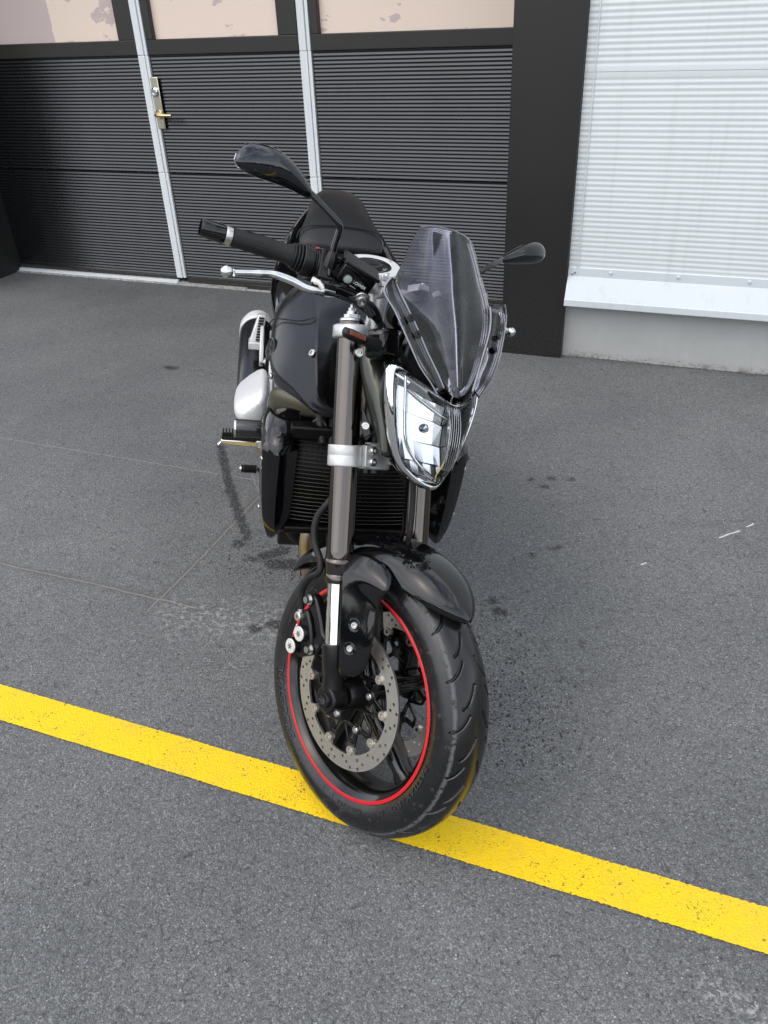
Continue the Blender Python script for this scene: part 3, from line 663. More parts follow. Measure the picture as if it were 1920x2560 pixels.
for sgn in (-1, 1):
    d_ = link('brake_disc', dme, 'disc', bike, at_y(sgn*.0655))
    cc = link('disc_carrier', carrier_me, 'rim_black', d_, Matrix.Translation((0, -sgn*.003, 0))); mods(cc, bevel=.001)
    for k in range(10):
        a_ = -6.2+36*k; x_, z_ = pol(.1125, a_)
        link('disc_button', btn_me, 'disc_btn', d_, Matrix.Translation((x_, 0, z_)))
    for k in range(5):
        x_, z_ = pol(.073, 12-72*k); mb = bolt(MB(), (x_, sgn*.001, z_), (0, sgn, 0), .0075, .006); part('disc_bolt', mb, 'zinc', d_)

# ---- fork legs
def fork(sgn):
    y = sgn*.105; X0 = .002
    P = lambda x, z: (x+X0, y, z)
    leg = part('fork_leg', MB().lathe([(.283, 0), (.283, .0275), (.286, .0285), (.300, .0275), (.46, .0275), (.52, .0270), (.712, .0262), (.743, .0262), (.7445, .024), (.7445, 0)], P(0, 0), (0, 0, 1), 48), 'fork_metal', bike, S=True)
    part('dust_seal', MB().lathe([(.236, 0), (.236, .0270), (.239, .0290), (.252, .0290), (.2535, .0282), (.255, .0290), (.272, .0292), (.276, .0305), (.281, .0305), (.284, .0282)], P(0, 0), (0, 0, 1), 48), 'fork_metal', leg)
    part('stanchion', MB().lathe([(.10, 0), (.10, .0215), (.237, .0215)], P(0, 0), (0, 0, 1), 48), 'chrome', leg)
    cast = MB().lathe([(.0, .0), (.0, .020), (.02, .0215), (.055, .0215), (.062, .0235), (.105, .0275), (.113, .0275), (.1135, .0225)], P(0, 0), (0, 0, 1), 40)
    cast.lathe([(-.019, 0), (-.019, .026), (-.016, .0285), (.016, .0285), (.019, .026), (.019, 0)], P(0, .0), (0, 1, 0), 36)
    cast.box((.024, y, -.022), (.045, .030, .022)); co = part('axle_casting', cast, 'satin_black', leg, bevel=.002)
    ax = MB().lathe([(0, .0), (0, .0165), (.006, .0165), (.008, .015), (.008, .0115), (-.004, .0105), (-.004, 0)], (X0, y+sgn*.018, 0), (0, sgn, 0), 36); part('axle_nut', ax, 'satin_black', leg)
    mb = MB().lathe([(0, .0105), (.0082, .0112)], (X0, y+sgn*.018, 0), (0, sgn, 0), 6); part('axle_hex', mb, 'zinc', leg, smooth=0)
    part('pinch_bolt', bolt(MB(), (.040, y-sgn*-.016, -.018), (0, sgn, 0), .0068, .006), 'zinc', leg)
    # caliper bracket arm, swept up and back from the casting
    yy = y+sgn*.004
    arm = MB().prism([(-.010, .118), (-.022, .108), (-.045, .075), (-.064, .080), (-.068, .098), (-.046, .118), (-.055, .150), (-.078, .180), (-.078, .198), (-.062, .202), (-.050, .196), (-.030, .150), (-.024, .128)], (0, yy, 0), (1, 0, 0), (0, 0, 1), .020)
    arm.prism([(-.020, .09), (-.02, .045), (.0, .04), (.02, .045), (.022, .10), (0, .115)], (0, y, 0), (1, 0, 0), (0, 0, 1), .030)
    part('caliper_bracket', arm, 'satin_black', leg, bevel=.004)
    # cap and adjusters
    mb = MB().cyl(P(0, .744), P(0, .750), .0245, 32, bev=.001).cyl(P(0, .750), P(0, .758), .016, 6).cyl(P(0, .758), P(0, .764), .011, 24).cyl(P(0, .764), P(0, .771), .0075, 6).cyl(P(0, .771), P(0, .777), .0045, 16)
    part('fork_cap', mb, 'zinc', leg)
    return leg
legR = fork(-1); legL = fork(1)
# ---- calipers
def caliper(sgn):
    f = lambda x, y, z: (x, sgn*y, z)
    mb = MB()
    for (cx, cz) in ((-.077, .118), (-.104, .087)):
        mb.lathe([(0, 0), (0, .0165), (.012, .0180), (.050, .0185), (.062, .0175), (.066, .0165)], f(cx, .070, cz), (0, sgn, 0), 32)
    mb.prism([(-.104, .070), (-.085, .064), (-.060, .078), (-.050, .10), (-.056, .135), (-.070, .168), (-.086, .166), (-.090, .142), (-.080, .118), (-.108, .092)], f(-.000, .088, 0), (1, 0, 0), (0, 0, 1), .072)
    body = part('brake_caliper', mb, 'satin_black', bike, S=True, bevel=.004)
    for (cx, cz) in ((-.077, .118), (-.104, .087)):
        cap = MB().lathe([(0, 0), (0, .0155), (.002, .0155), (.003, .0145), (.003, .0)], f(cx, .1352, cz), (0, sgn, 0), 40); cp_ = part('piston_cap', cap, 'cap_white', body)
        st_ = [((.0058+.0016*math.cos(6*a_))*math.cos(a_), (.0058+.0016*math.cos(6*a_))*math.sin(a_)) for a_ in np.linspace(0, 2*PI, 61)[:-1]]
        part('torx_recess', MB().prism(st_, f(cx, .1383, cz), (1, 0, 0), (0, 0, 1), .0006), 'zinc', body)
    part('mount_bolt', bolt(MB(), f(-.066, .121, .190), (0, sgn, 0), .0075, .008, True), 'zinc', body)
    part('mount_bolt', bolt(MB(), f(-.056, .121, .089), (0, sgn, 0), .0075, .008, True), 'zinc', body)
    part('bleed_collar', MB().lathe([(0, 0), (0, .010), (.014, .010), (.016, .008), (.016, .004), (.010, .0035), (.010, 0)], f(-.091, .118, .151), (0, sgn, 0), 24), 'disc_btn', body)
    return body
calR = caliper(-1); calL = caliper(1)
def hose(pts, r=.0072, mat='rubber', S=True, name='brake_hose', label=None, n=12): return part(name, MB().tube(cr_pts(pts, 8), r, n), mat, bike, S=S, label=label)
for s_ in (-1, 1):
    hose([(-.088, s_*.126, .168), (-.086, s_*.128, .190), (-.080, s_*.130, .212), (-.055, s_*.132, .238), (-.030, s_*.130, .252), (-.030, s_*.128, .275), (-.052, s_*.128, .315), (-.050, s_*.125, .360), (-.022, s_*.110, .405), (-.03, s_*.08, .46), (-.02, s_*.04, .52)])
    part('hose_ferrule', MB().tube([(-.089, s_*.126, .160), (-.087, s_*.127, .186)], .0062, 14), 'zinc', bike, S=True)
hose([(.030, .030, .53), (.052, .034, .46), (.058, .034, .40), (.052, .034, .32), (.03, .03, .28)], .0062)
hose([(.052, .03, .475), (.056, .06, .468), (.050, .095, .455)], .004)

# ---- front fender
rows_ = []
TH = [37.2, 39.5, 43, 48, 54, 60, 68, 78, 88, 98, 108, 118, 127, 133, 137]
RC = [.325, .330, .335, .340, .343, .343, .340, .336, .333, .332, .331, .330, .328, .325, .322]
HW = [.006, .026, .044, .060, .070, .074, .076, .078, .078, .078, .077, .074, .066, .054, .040]
RE = [.318, .314, .307, .299, .292, .286, .276, .268, .266, .268, .276, .288, .302, .311, .315]
for th_, rc_, hw_, re_ in zip(TH, RC, HW, RE):
    row = []
    for s_ in np.linspace(-1, 1, 13):
        q = abs(s_); yy = hw_*math.sin(min(q*1.02, 1)*PI/2)**.92*math.copysign(1, s_); drop = (1-math.cos(q*PI/2))**1.15
        r_ = rc_+(re_-rc_)*drop; row.append((r_*math.cos(R(th_)), yy, r_*math.sin(R(th_))))
    rows_.append(row)
fen = part('front_fender', MB().grid(rows_), 'gloss_black', bike, S=True, smooth=60, sub=2, solid=.004)
for sgn in (-1, 1):
    f = lambda x, y, z: (x, sgn*y, z)
    # side stay panel: flared shoulder hugging the fork leg, ending in a pointed lip
    G = []
    rowsP = [
     [(-.005, .082, .292), (.032, .092, .298), (.066, .090, .302), (.10, .082, .290), (.130, .076, .264)],
     [(.022, .110, .270), (.043, .113, .274), (.070, .110, .276), (.105, .103, .269), (.137, .092, .251)],
     [(.031, .122, .252), (.050, .119, .256), (.075, .113, .257), (.106, .107, .250), (.139, .099, .237)],
     [(.032, .122, .228), (.050, .117, .232), (.073, .110, .233), (.095, .104, .225), (.113, .096, .221)],
     [(.032, .122, .172), (.050, .117, .175), (.073, .110, .176), (.095, .104, .168), (.108, .096, .163)],
     [(.032, .120, .115), (.050, .115, .118), (.070, .109, .120), (.088, .103, .116), (.097, .096, .110)],
     [(.032, .117, .056), (.045, .113, .053), (.060, .108, .057), (.075, .102, .065), (.088, .094, .080)]]
    mb = MB().grid([[f(*p) for p in r_] for r_ in rowsP]); sp_ = part('side_stay', mb, 'gloss_black', fen, smooth=60, sub=2, solid=.004)
    for (x_, z_) in ((.070, .164), (.060, .116)):
        part('fender_bolt', bolt(MB(), f(x_, .1135, z_), (.35, sgn, 0), .0075, .007), 'zinc', fen)
        part('bolt_recess', MB().lathe([(-.004, .004), (.001, .011), (.0022, .0125), (.001, .014), (-.004, .0135)], f(x_-.003, .1135, z_-.001), (.3, sgn, 0), 24), 'gloss_black', fen)
# ---- triple clamps
mb = MB()
for s_ in (-1, 1):
    mb.lathe([(.466, .0272), (.466, .0325), (.468, .034), (.486, .034), (.4875, .0334), (.489, .034), (.506, .034), (.508, .0325), (.508, .0272)], (.002, s_*.105, 0), (0, 0, 1), 40)
    mb.box((.020, s_*.066, .488), (.038, .034, .042)); mb.box((-.012, s_*.05, .486), (.045, .085, .030))
mb.cyl((-.03, 0, .46), (-.03, 0, .515), .034, 32, bev=.003)
lc = part('lower_triple_clamp', mb, 'silver', bike, S=True, bevel=.003)
for s_ in (-1, 1):
    for z_ in (.477, .499): part('clamp_bolt', bolt(MB(), (.0385, s_*.066, z_), (1, 0, 0), .0082, .007), 'zinc', lc)
mb = MB()
for s_ in (-1, 1):
    mb.lathe([(.712, .0262), (.712, .034), (.715, .036), (.735, .036), (.738, .034), (.738, .0262)], (.002, s_*.105, 0), (0, 0, 1), 40)
mb.prism([(-.05, -.03), (-.02, -.10), (.02, -.085), (.028, -.04), (.028, .04), (.02, .085), (-.02, .10), (-.05, .03)], (0, 0, .725), (1, 0, 0), (0, 1, 0), .022)
part('upper_triple_clamp', mb, 'silver', bike, S=True, bevel=.003)
part('steering_stem', MB().cyl((-.03, 0, .45), (-.03, 0, .75), .024, 32, bev=.002), 'satin_black', bike, S=True)
# ---- bar risers and handlebar
mb = MB()
for s_ in (-1, 1):
    y = s_*.050
    mb.tube([(.002, y, .735), (.010, y, .775), (.018, y, .805)], [.019, .017, .019], 20, up=(0, 1, 0))
    mb.lathe([(-.017, 0), (-.017, .020), (-.014, .0225), (.014, .0225), (.017, .020), (.017, 0)], (.020, y, .813), (0, 1, 0), 28)
    mb.box((.022, y, .832), (.034, .030, .012))
ri = part('bar_riser', mb, 'silver', bike, S=True, bevel=.003)
for s_ in (-1, 1):
    part('riser_cap_line', MB().box((.020, s_*.050, .8145), (.0462, .0350, .0012)), 'satin_black', ri)
    for x_ in (.018, .042): part('clamp_bolt', bolt(MB(), (x_-.008, s_*.050, .8375), (0, 0, 1), .0045, .004), 'zinc', ri)
bp = [(-.036, -.185, .847), (-.026, -.155, .838), (-.004, -.122, .822), (.014, -.092, .813), (.020, -.06, .812), (.020, .06, .812), (.014, .092, .813), (-.004, .122, .822), (-.026, .155, .838), (-.036, .185, .847)]
pts = [(-.088, -.375, .876)]+[Vector(p) for p in cr_pts(bp, 5)]+[(-.088, .375, .876)]
hb = part('handlebar', MB().tube(pts, .0108, 20), 'silver', bike, S=True)
bd = (Vector((-.095, -.385, .878))-Vector((-.035, -.20, .850))).normalized()   # right grip direction
def grip(sgn):
    f = lambda v_: Vector((v_[0], v_[1]*(-sgn) , v_[2])) if sgn == 1 else Vector(v_)
    A = Vector((-.035, -.20, .850)); d = bd.copy(); A = f(A); d = f(d)
    g_ = part('handle_grip', MB().lathe([(.018, 0), (.018, .0205), (.030, .0200), (.036, .0172), (.07, .0182), (.11, .0172), (.138, .0170), (.140, 0)], A, d, 36), 'grip', bike, S=True)
    for a0_, b0_, r_ in ((.008, .012, .0265), (.014, .018, .0255), (.020, .024, .0235)): part('grip_flange', MB().lathe([(a0_, 0), (a0_, r_-.001), ((a0_+b0_)/2, r_), (b0_, r_-.001), (b0_, 0)], A, d, 36), 'rubber', g_)
    # raised chevrons on the grip
    for (q0, q1, aa) in ((.05, .105, -.5), (.06, .115, .3)):
        pts_ = []; up = Vector((0, 0, 1)); u_ = (up-d*up.dot(d)).normalized(); w_ = d.cross(u_)
        for s_ in np.linspace(0, 1, 12):
            ang = aa+.5*abs(s_-.5); pts_.append(A+d*(q0+(q1-q0)*s_)+(u_*math.cos(ang)+w_*math.sin(ang)*(-1))*.0178*(1 if sgn == -1 else 1))
        part('grip_rib', MB().tube(pts_, .0012, 6), 'rubber', g_)
    part('bar_end_ring', MB().lathe([(.140, 0), (.140, .0165), (.150, .0165), (.1515, .0155), (.1515, 0)], A, d, 32), 'zinc', g_)
    part('bar_end', MB().lathe([(.151, 0), (.151, .0158), (.154, .0172), (.190, .0162), (.196, .0140), (.196, .0)], A, d, 32), 'gloss_black', g_)
    return g_
grip(-1); grip(1)
def sw(sgn):
    f = lambda x, y, z: Vector((x, sgn*y, z)); A = f(-.035, .20, .850); d = Vector((bd.x, -sgn*bd.y, bd.z))
    mb = MB().lathe([(-.040, 0), (-.040, .021), (-.037, .025), (-.022, .0265), (-.020, .0225), (-.017, .0225), (-.015, .0295), (-.003, .0305), (.006, .0295), (.008, 0)], A, d, 36)
    up = Vector((0, 0, 1)); m3 = Matrix((Vector((1, 0, 0)), d, Vector((1, 0, 0)).cross(d))).transposed()
    mb.box(A-d*.030+Vector((.004, 0, -.004)), (.050, .028, .058), m3)
    h_ = part('switch_housing', mb, 'plastic', bike, S=True, bevel=.003)
    part('switch_screw', bolt(MB(), A-d*.034+Vector((.027, 0, -.002)), (1, 0, .0), .0045, .003), 'zinc', h_)
    part('kill_switch' if sgn == -1 else 'horn_button', MB().box(A-d*.028+Vector((-.004, 0, .026)), (.014, .016, .008), m3), 'red_switch' if sgn == -1 else 'plastic', h_, bevel=.002)
sw(-1); sw(1)
# ---- levers
def lever(sgn):
    f = lambda x, y, z: (x, sgn*y, z)
    P = [f(.016, .165, .787), f(.018, .195, .786), f(.014, .225, .787), f(.006, .255, .797), f(-.004, .285, .803), f(-.004, .32, .799), f(-.002, .370, .791)]
    mb = MB().tube(cr_pts(P, 6), [.0085]*7+[.0075]*24+[.0065]*6, 14, flat=(1., .72), up=(0, 0, 1))
    mb.lathe([(-.011, 0)]+[(.011*math.sin(q), .011*math.cos(q)) for q in np.linspace(-1.2, 1.2, 9)]+[(.011, 0)], f(-.001, .384, .790), (.3, 0, 1), 24)
    l_ = part('brake_lever' if sgn == -1 else 'clutch_lever', mb, 'alu', bike, S=True)
    mb = MB().prism([(-.012, .0), (.012, -.006), (.03, .0), (.028, .012), (.0, .016), (-.012, .012)], f(.006, .19, .792), (0, sgn, 0), (.3, 0, 1), .02); part('lever_perch', mb, 'satin_black', l_, bevel=.003)
    mb = MB().box(f(.0, .165, .797), (.045, .07, .014)); part('lever_perch', mb, 'satin_black', l_, bevel=.004)
    mb = MB().tube([f(.012, .212, .803), f(.022, .205, .800), f(.026, .198, .790)], [.008, .005, .004], 12); part('reach_adjuster', mb, 'cap_white', l_)
    part('pivot_bolt', bolt(MB(), f(.020, .198, .797), (.5, 0, 1), .006, .004), 'zinc', l_)
lever(-1); lever(1)
# ---- brake fluid reservoir
TL = Vector((.036, -.155, .842)); TR = Vector((.052, -.090, .816)); BL = Vector((.003, -.157, .811)); BR = TR+(BL-TL); dv = Vector((-.027, .016, .026))
ex = (TR-TL).normalized(); ez = (TL-BL).normalized(); fn_ = ez.cross(ex)*-1
if fn_.x < 0: fn_ = -fn_
back = -fn_*.038
mb = MB().hexa([BL, BR, TR, TL, BL+back, BR+back, TR+back, TL+back])
rs = part('brake_reservoir', mb, 'gloss_black', bike, S=True, bevel=.004, seg=3)
o_ = [TL-ex*.003+fn_*.003, TR+ex*.003+fn_*.003, TR+ex*.003+back-fn_*.003, TL-ex*.003+back-fn_*.003]
part('reservoir_lid', MB().hexa([q for q in o_]+[q+ez*.007 for q in o_]), 'plastic', rs, bevel=.0025)
fc = lambda u, v_: TL+(TR-TL)*u+(BL-TL)*v_
part('sight_glass_bezel', MB().lathe([(0, 0), (0, .0115), (.003, .0115), (.004, .0095), (.002, .0088), (.002, 0)], fc(.27, .52)+fn_*.0005, fn_, 32), 'satin_black', rs)
part('sight_glass', MB().lathe([(.0022, 0), (.0022, .0085), (.0030, .007), (.0034, 0)], fc(.27, .52)+fn_*.0005, fn_, 32), 'sight', rs)
me = text_geo('LOWER', .0085, .0002, bold=.0001)
bx = fc(.63, .50)+fn_*.0010
warp(me, lambda u, v_, w_: tuple(bx+ex*u+ez*v_+fn_*w_)); link('lettering', me, 'white_ink', rs, label='white word LOWER beside the sight glass')
part('level_mark', MB().prism([(-.007, -.0005), (.007, -.0005), (.007, .0005), (-.007, .0005)], fc(.50, .72)+fn_*.0006, ex, ez, .0003), 'white_ink', rs)
# master cylinder and mirror clamp
mb = MB().tube([(.004, -.195, .798), (.010, -.150, .798), (.020, -.095, .785)], [.014, .015, .013], 20); mb.box((-.008, -.158, .838), (.034, .030, .040)); mb.lathe([(-.015, 0), (-.015, .021), (.015, .021), (.015, 0)], (-.012, -.158, .842), (-.2, -1, 0), 28)
mc = part('master_cylinder', mb, 'gloss_black', bike, S=True, bevel=.003)
bj = Vector((.030, -.108, .788)); part('banjo_bolt', MB().lathe([(0, 0), (0, .0125), (.004, .0125), (.005, .0115), (.007, .0125), (.011, .0125), (.012, .009), (.020, .009), (.020, .005), (.014, .0045), (.014, 0)], bj, fn_, 28), 'zinc', mc)
hose([bj+fn_*.008, bj+Vector((.012, .018, -.014)), (.030, -.060, .755), (.022, -.045, .72), (.0, -.03, .66), (.02, .0, .56)], .006)
part('hose_collar', MB().tube([bj+fn_*.008+Vector((.003, .008, -.008)), bj+fn_*.008+Vector((.007, .022, -.028))], [.0075, .008], 14), 'satin_black', mc)
for q, r_ in (((.0, .0), .004), ((.006, .004), .0035), ((-.004, .010), .0045)):
    hose([(-.02+q[0], -.170, .822), (.018+q[0], -.13, .785), (.030+q[0], -.085, .760+q[1]), (.02, -.04+q[1], .735), (0, -.02, .69)], r_, name='control_cable')
    hose([(-.02+q[0], .170, .822), (.018+q[0], .13, .785), (.030+q[0], .085, .760+q[1]), (.02, .04+q[1], .735), (0, .02, .69)], r_, name='control_cable')
for k_ in range(7):   # wiring and cables bunched round the steering head
    a_ = random.uniform(-.05, .05); b_ = random.uniform(-.05, .05)
    hose([(.035+random.uniform(-.02, .02), a_, .735), (.055+random.uniform(-.015, .01), a_*.6+b_*.4+random.uniform(-.02, .02), .66), (.03+random.uniform(-.02, .02), b_, .58), (-.01, b_*1.2, .53), (-.06, b_, .50)], random.choice((.0028, .0035, .0045)), name='control_cable')
# ---- mirrors
def mirror(sgn):
    f = lambda x, y, z: Vector((x, sgn*y, z))
    k = 1.0
    if sgn == -1:
        stem = [f(.006, .168, .848), f(.016, .169, .872), f(.030, .170, .900), f(.033, .174, .909), f(.030, .182, .918), f(.012, .212, .948), f(.006, .222, .957)]
        cl = [(.219, .953), (.24, .964), (.262, .974), (.29, .981), (.32, .9845), (.35, .985), (.370, .983), (.380, .980)]
    else:
        stem = [f(.006, .168, .848), f(.016, .180, .866), f(.024, .22, .890), f(.022, .27, .918), f(.006, .325, .944)]
        cl = [(.322, .942), (.345, .950), (.367, .958), (.395, .968), (.425, .977), (.452, .985), (.470, .989), (.478, .991)]
    hh = [.0085, .016, .0225, .029, .0325, .030, .022, .008] if sgn == -1 else [.007, .012, .017, .022, .026, .025, .018, .006]; dd = [.0075, .012, .017, .021, .022, .018, .012, .004]
    m_ = part('mirror', MB().tube(cr_pts(stem, 5), [.0065], 14) if False else MB().tube(cr_pts(stem, 5), .0062, 16), 'gloss_black', bike, S=True, label='right mirror, nearest the camera' if sgn == -1 else 'left mirror, seen small beyond the screen')
    part('stem_base', MB().tube([f(.000, .1675, .838), f(.008, .168, .852), f(.013, .1685, .864)], [.013, .0125, .0085], 8), 'satin_black', m_, smooth=25)
    secs = []
    for (y_, z_), h_, d_ in zip(cl, hh, dd):
        # section in plane perpendicular to the housing axis
        ax_ = Vector((0, .93, .30)); upv = Vector((0, -.30, .93)); ring = []
        for a_ in np.linspace(0, 2*PI, 25)[:-1]:
            cx = math.cos(a_); sy = math.sin(a_); xx = d_*cx if cx > 0 else d_*.42*cx
            p = Vector((.006+xx, y_, z_))+upv*h_*sy; ring.append(f(*p))
        secs.append(ring)
    hs = part('mirror_housing', MB().loft(secs), 'mirror_paint' if sgn == -1 else 'gloss_black', m_, smooth=60, sub=1)
    secs = []
    for (y_, z_), h_, d_ in list(zip(cl, hh, dd))[1:]:
        upv = Vector((0, -.30, .93)); ring = []
        for a_ in np.linspace(0, 2*PI, 17)[:-1]:
            p = Vector((.0055-d_*.42-(.0005 if math.cos(a_) < 0 else -.002), y_, z_))+upv*h_*.86*math.sin(a_)+Vector((0, .0, 0)); ring.append(f(*p))
        secs.append(ring)
    part('mirror_glass', MB().loft(secs), 'mirror', m_)
    return hs
mh = mirror(-1); mirror(1)

# ---- turn signals
for sgn in (-1, 1):
    f = lambda x, y, z: Vector((x, sgn*y, z))
    secs = []
    for s_, wv_, hv_ in ((0, .004, .005), (.08, .009, .0095), (.4, .011, .0105), (.75, .010, .0095), (1, .007, .0075)):
        c_ = f(.098, .204, .708).lerp(f(.094, .150, .699), s_); secs.append([c_+Vector((wv_*math.cos(a_), 0, hv_*math.sin(a_))) for a_ in np.linspace(0, 2*PI, 13)[:-1]])
    ts = part('turn_signal', MB().loft(secs), 'plastic', bike, S=True, smooth=50)
    mb = MB()
    for k in range(13):
        c_ = f(.1085, .196, .7065).lerp(f(.1065, .160, .7005), k/12); mb.box(c_, (.004, .0016, .008))
    part('amber_lens', mb, 'amber', ts, bevel=.0005, label='row of small dark amber elements')
    part('signal_stalk', MB().lathe([(0, 0), (0, .0105), (.006, .0100), (.012, .0112), (.018, .0100), (.028, .0125), (.034, .0125), (.034, 0)], f(.094, .151, .699), f(-.01, -.9, -.12)-Vector((0, 0, 0)), 24), 'rubber', ts)
    # bracket pod on the headlight side
    mb = MB().hexa([f(.075, .135, .722), f(.075, .085, .735), f(.110, .075, .728), f(.112, .120, .722), f(.060, .125, .672), f(.06, .075, .665), f(.105, .068, .672), f(.106, .112, .678)])
    part('signal_mount', mb, 'gloss_black', bike, S=True, bevel=.009, seg=3, sub=0)
    # curved side cover between fork and headlight
    L1 = [(.020, .104, .702), (.030, .104, .660), (.040, .103, .622), (.056, .100, .580), (.074, .096, .535), (.090, .092, .496)]
    L2 = [(.046, .090, .712), (.066, .094, .668), (.088, .100, .630), (.104, .098, .585), (.112, .093, .535), (.106, .088, .488)]
    rows_ = []
    for a_, b_ in zip(L1, L2):
        a_ = Vector(a_); b_ = Vector(b_); mid_ = (a_+b_)/2+Vector((.006, .010, 0)); bk_ = b_+Vector((.000, -.020, 0)); rows_.append([f(*(a_+Vector((-.006, -.010, 0)))), f(*a_), f(*mid_), f(*b_), f(*bk_)])
    cv_ = part('headlight_stay_cover', MB().grid(rows_), 'stay', bike, S=True, smooth=60, sub=2, solid=.004)
    part('cover_bolt', bolt(MB(), f(.034, .108, .684), (.75, sgn*.66, 0), .009, .006), 'zinc', cv_)
    part('cover_bolt', bolt(MB(), f(.060, .106, .546), (.75, sgn*.66, 0), .008, .006), 'zinc', cv_)
    mb = MB().prism([(-.004, .03), (.016, -.004), (.020, -.022), (.004, -.03), (-.004, -.01)], f(.038, .093, .552), (.75, sgn*-.2, 0), (0, 0, 1), .005); part('cover_fin', mb, 'satin_black', cv_, bevel=.002)

# ---- headlight: shell, chrome bezel, reflector facets, lens
right_edge = [(.133, .125, .664), (.1315, .1275, .645), (.131, .1270, .615), (.130, .1235, .590), (.126, .112, .550), (.1205, .098, .512), (.117, .080, .476), (.122, .052, .450), (.133, .020, .430), (.140, 0, .4255)]
top_edge = [(.186, 0, .590), (.180, .030, .603), (.168, .062, .624), (.152, .093, .645), (.140, .113, .661)]
def hl_grid(inset=0., push=0., bulge=1.0):
    rows_ = []; n_ = 10
    cent = [(.189, 0, .588), (.190, 0, .572), (.190, 0, .555), (.189, 0, .535), (.187, 0, .515), (.183, 0, .495), (.176, 0, .475), (.167, 0, .456), (.155, 0, .440), (.142, 0, .427)]
    for i in range(n_):
        c_ = Vector(cent[i]); e_ = Vector(right_edge[i]); row = []
        for j in range(7):
            s_ = j/6; p = c_.lerp(e_, s_)
            if i == 0: 
                tp = [Vector(q) for q in top_edge]; k_ = s_*(len(tp)-1); a_ = int(min(k_, len(tp)-2)); p = tp[a_].lerp(tp[a_+1], k_-a_) if s_ < 1 else e_
            p = p+Vector((.016*math.sin(PI*s_)*bulge*(1-.4*i/n_), 0, 0))
            ctr = Vector((.150, .055*(1 if s_ > 0 else 0), .545)); p = p.lerp(Vector((p.x, p.y*.9, ctr.z)), inset) if inset else p
            p.x -= push*(1-.6*s_)
            row.append(p)
        rows_.append(row)
    return rows_
def both(rows_): return [[Vector((p.x, -p.y, p.z)) for p in r_[:0:-1]]+[p.copy() for p in r_] for r_ in rows_]
lensg = [[Vector((p.x+.004*abs(abs(p.y)*8), p.y*.905, .55+(p.z-.55)*.905)) for p in r_] for r_ in both(hl_grid())]
# shell: boundary loop lofted backwards
loop = [Vector((p[0], -p[1], p[2])) for p in top_edge[:0:-1]]+[Vector(p) for p in top_edge]+[Vector(p) for p in right_edge]+[Vector((p[0], -p[1], p[2])) for p in right_edge[-2::-1]]
cen = Vector((.10, 0, .55))
def ring(scale, dx, dz=0): return [Vector((p.x+dx, p.y*scale, cen.z+(p.z-cen.z)*scale+dz)) for p in loop]
hl = part('headlight', MB().loft(cap=False, secs=[ring(.965, -.006), ring(.94, -.014), ring(.87, -.028), ring(.75, -.056), ring(.58, -.084), ring(.35, -.10), ring(.02, -.102)]), 'gloss_black', bike, S=True, smooth=50)
part('headlight_bezel', MB().loft([ring(.885, .004), ring(.90, .0105), ring(.925, .0115), ring(.965, .007), ring(.985, .001), ring(.965, -.008)], cap=False), 'chrome', hl, smooth=50, sub=1)
part('headlight_lens', MB().grid(lensg), 'clear', hl, smooth=30, sub=1, solid=.003)
# chrome reflector: faceted pillow in each half, rising from the deep outer edge to the centre ridge
BANDS = [(.588, .634, .555, .588, .090, .162), (.552, .588, .515, .530, .086, .160), (.512, .530, .478, .492, .074, .160), (.475, .492, .444, .452, .050, .150)]
for sgn in (-1, 1):
    for (zc0, zo0, zc1, zo1, yo, xc), (da, db) in zip(BANDS, ((.003, -.005), (.001, -.003), (-.002, .002), (-.004, .003))):
        def P_(fr, zt, dx):
            return Vector((xc-yo*fr*.80+dx+(.0055 if 0 < fr < 1 else 0)+(.0018 if int(round(fr*5)) % 2 else -.0012), sgn*(.003+yo*fr), zt))
        rows_ = [[P_(fr, zc0+(zo0-zc0)*fr, da) for fr in (0, .2, .4, .6, .8, 1)], [P_(fr*.93, zc1+(zo1-zc1)*fr, db) for fr in (0, .2, .4, .6, .8, 1)]]
        part('reflector', MB().grid(rows_), 'reflector', hl, smooth=0, solid=.0015, label='chrome reflector facet behind the clear lens')
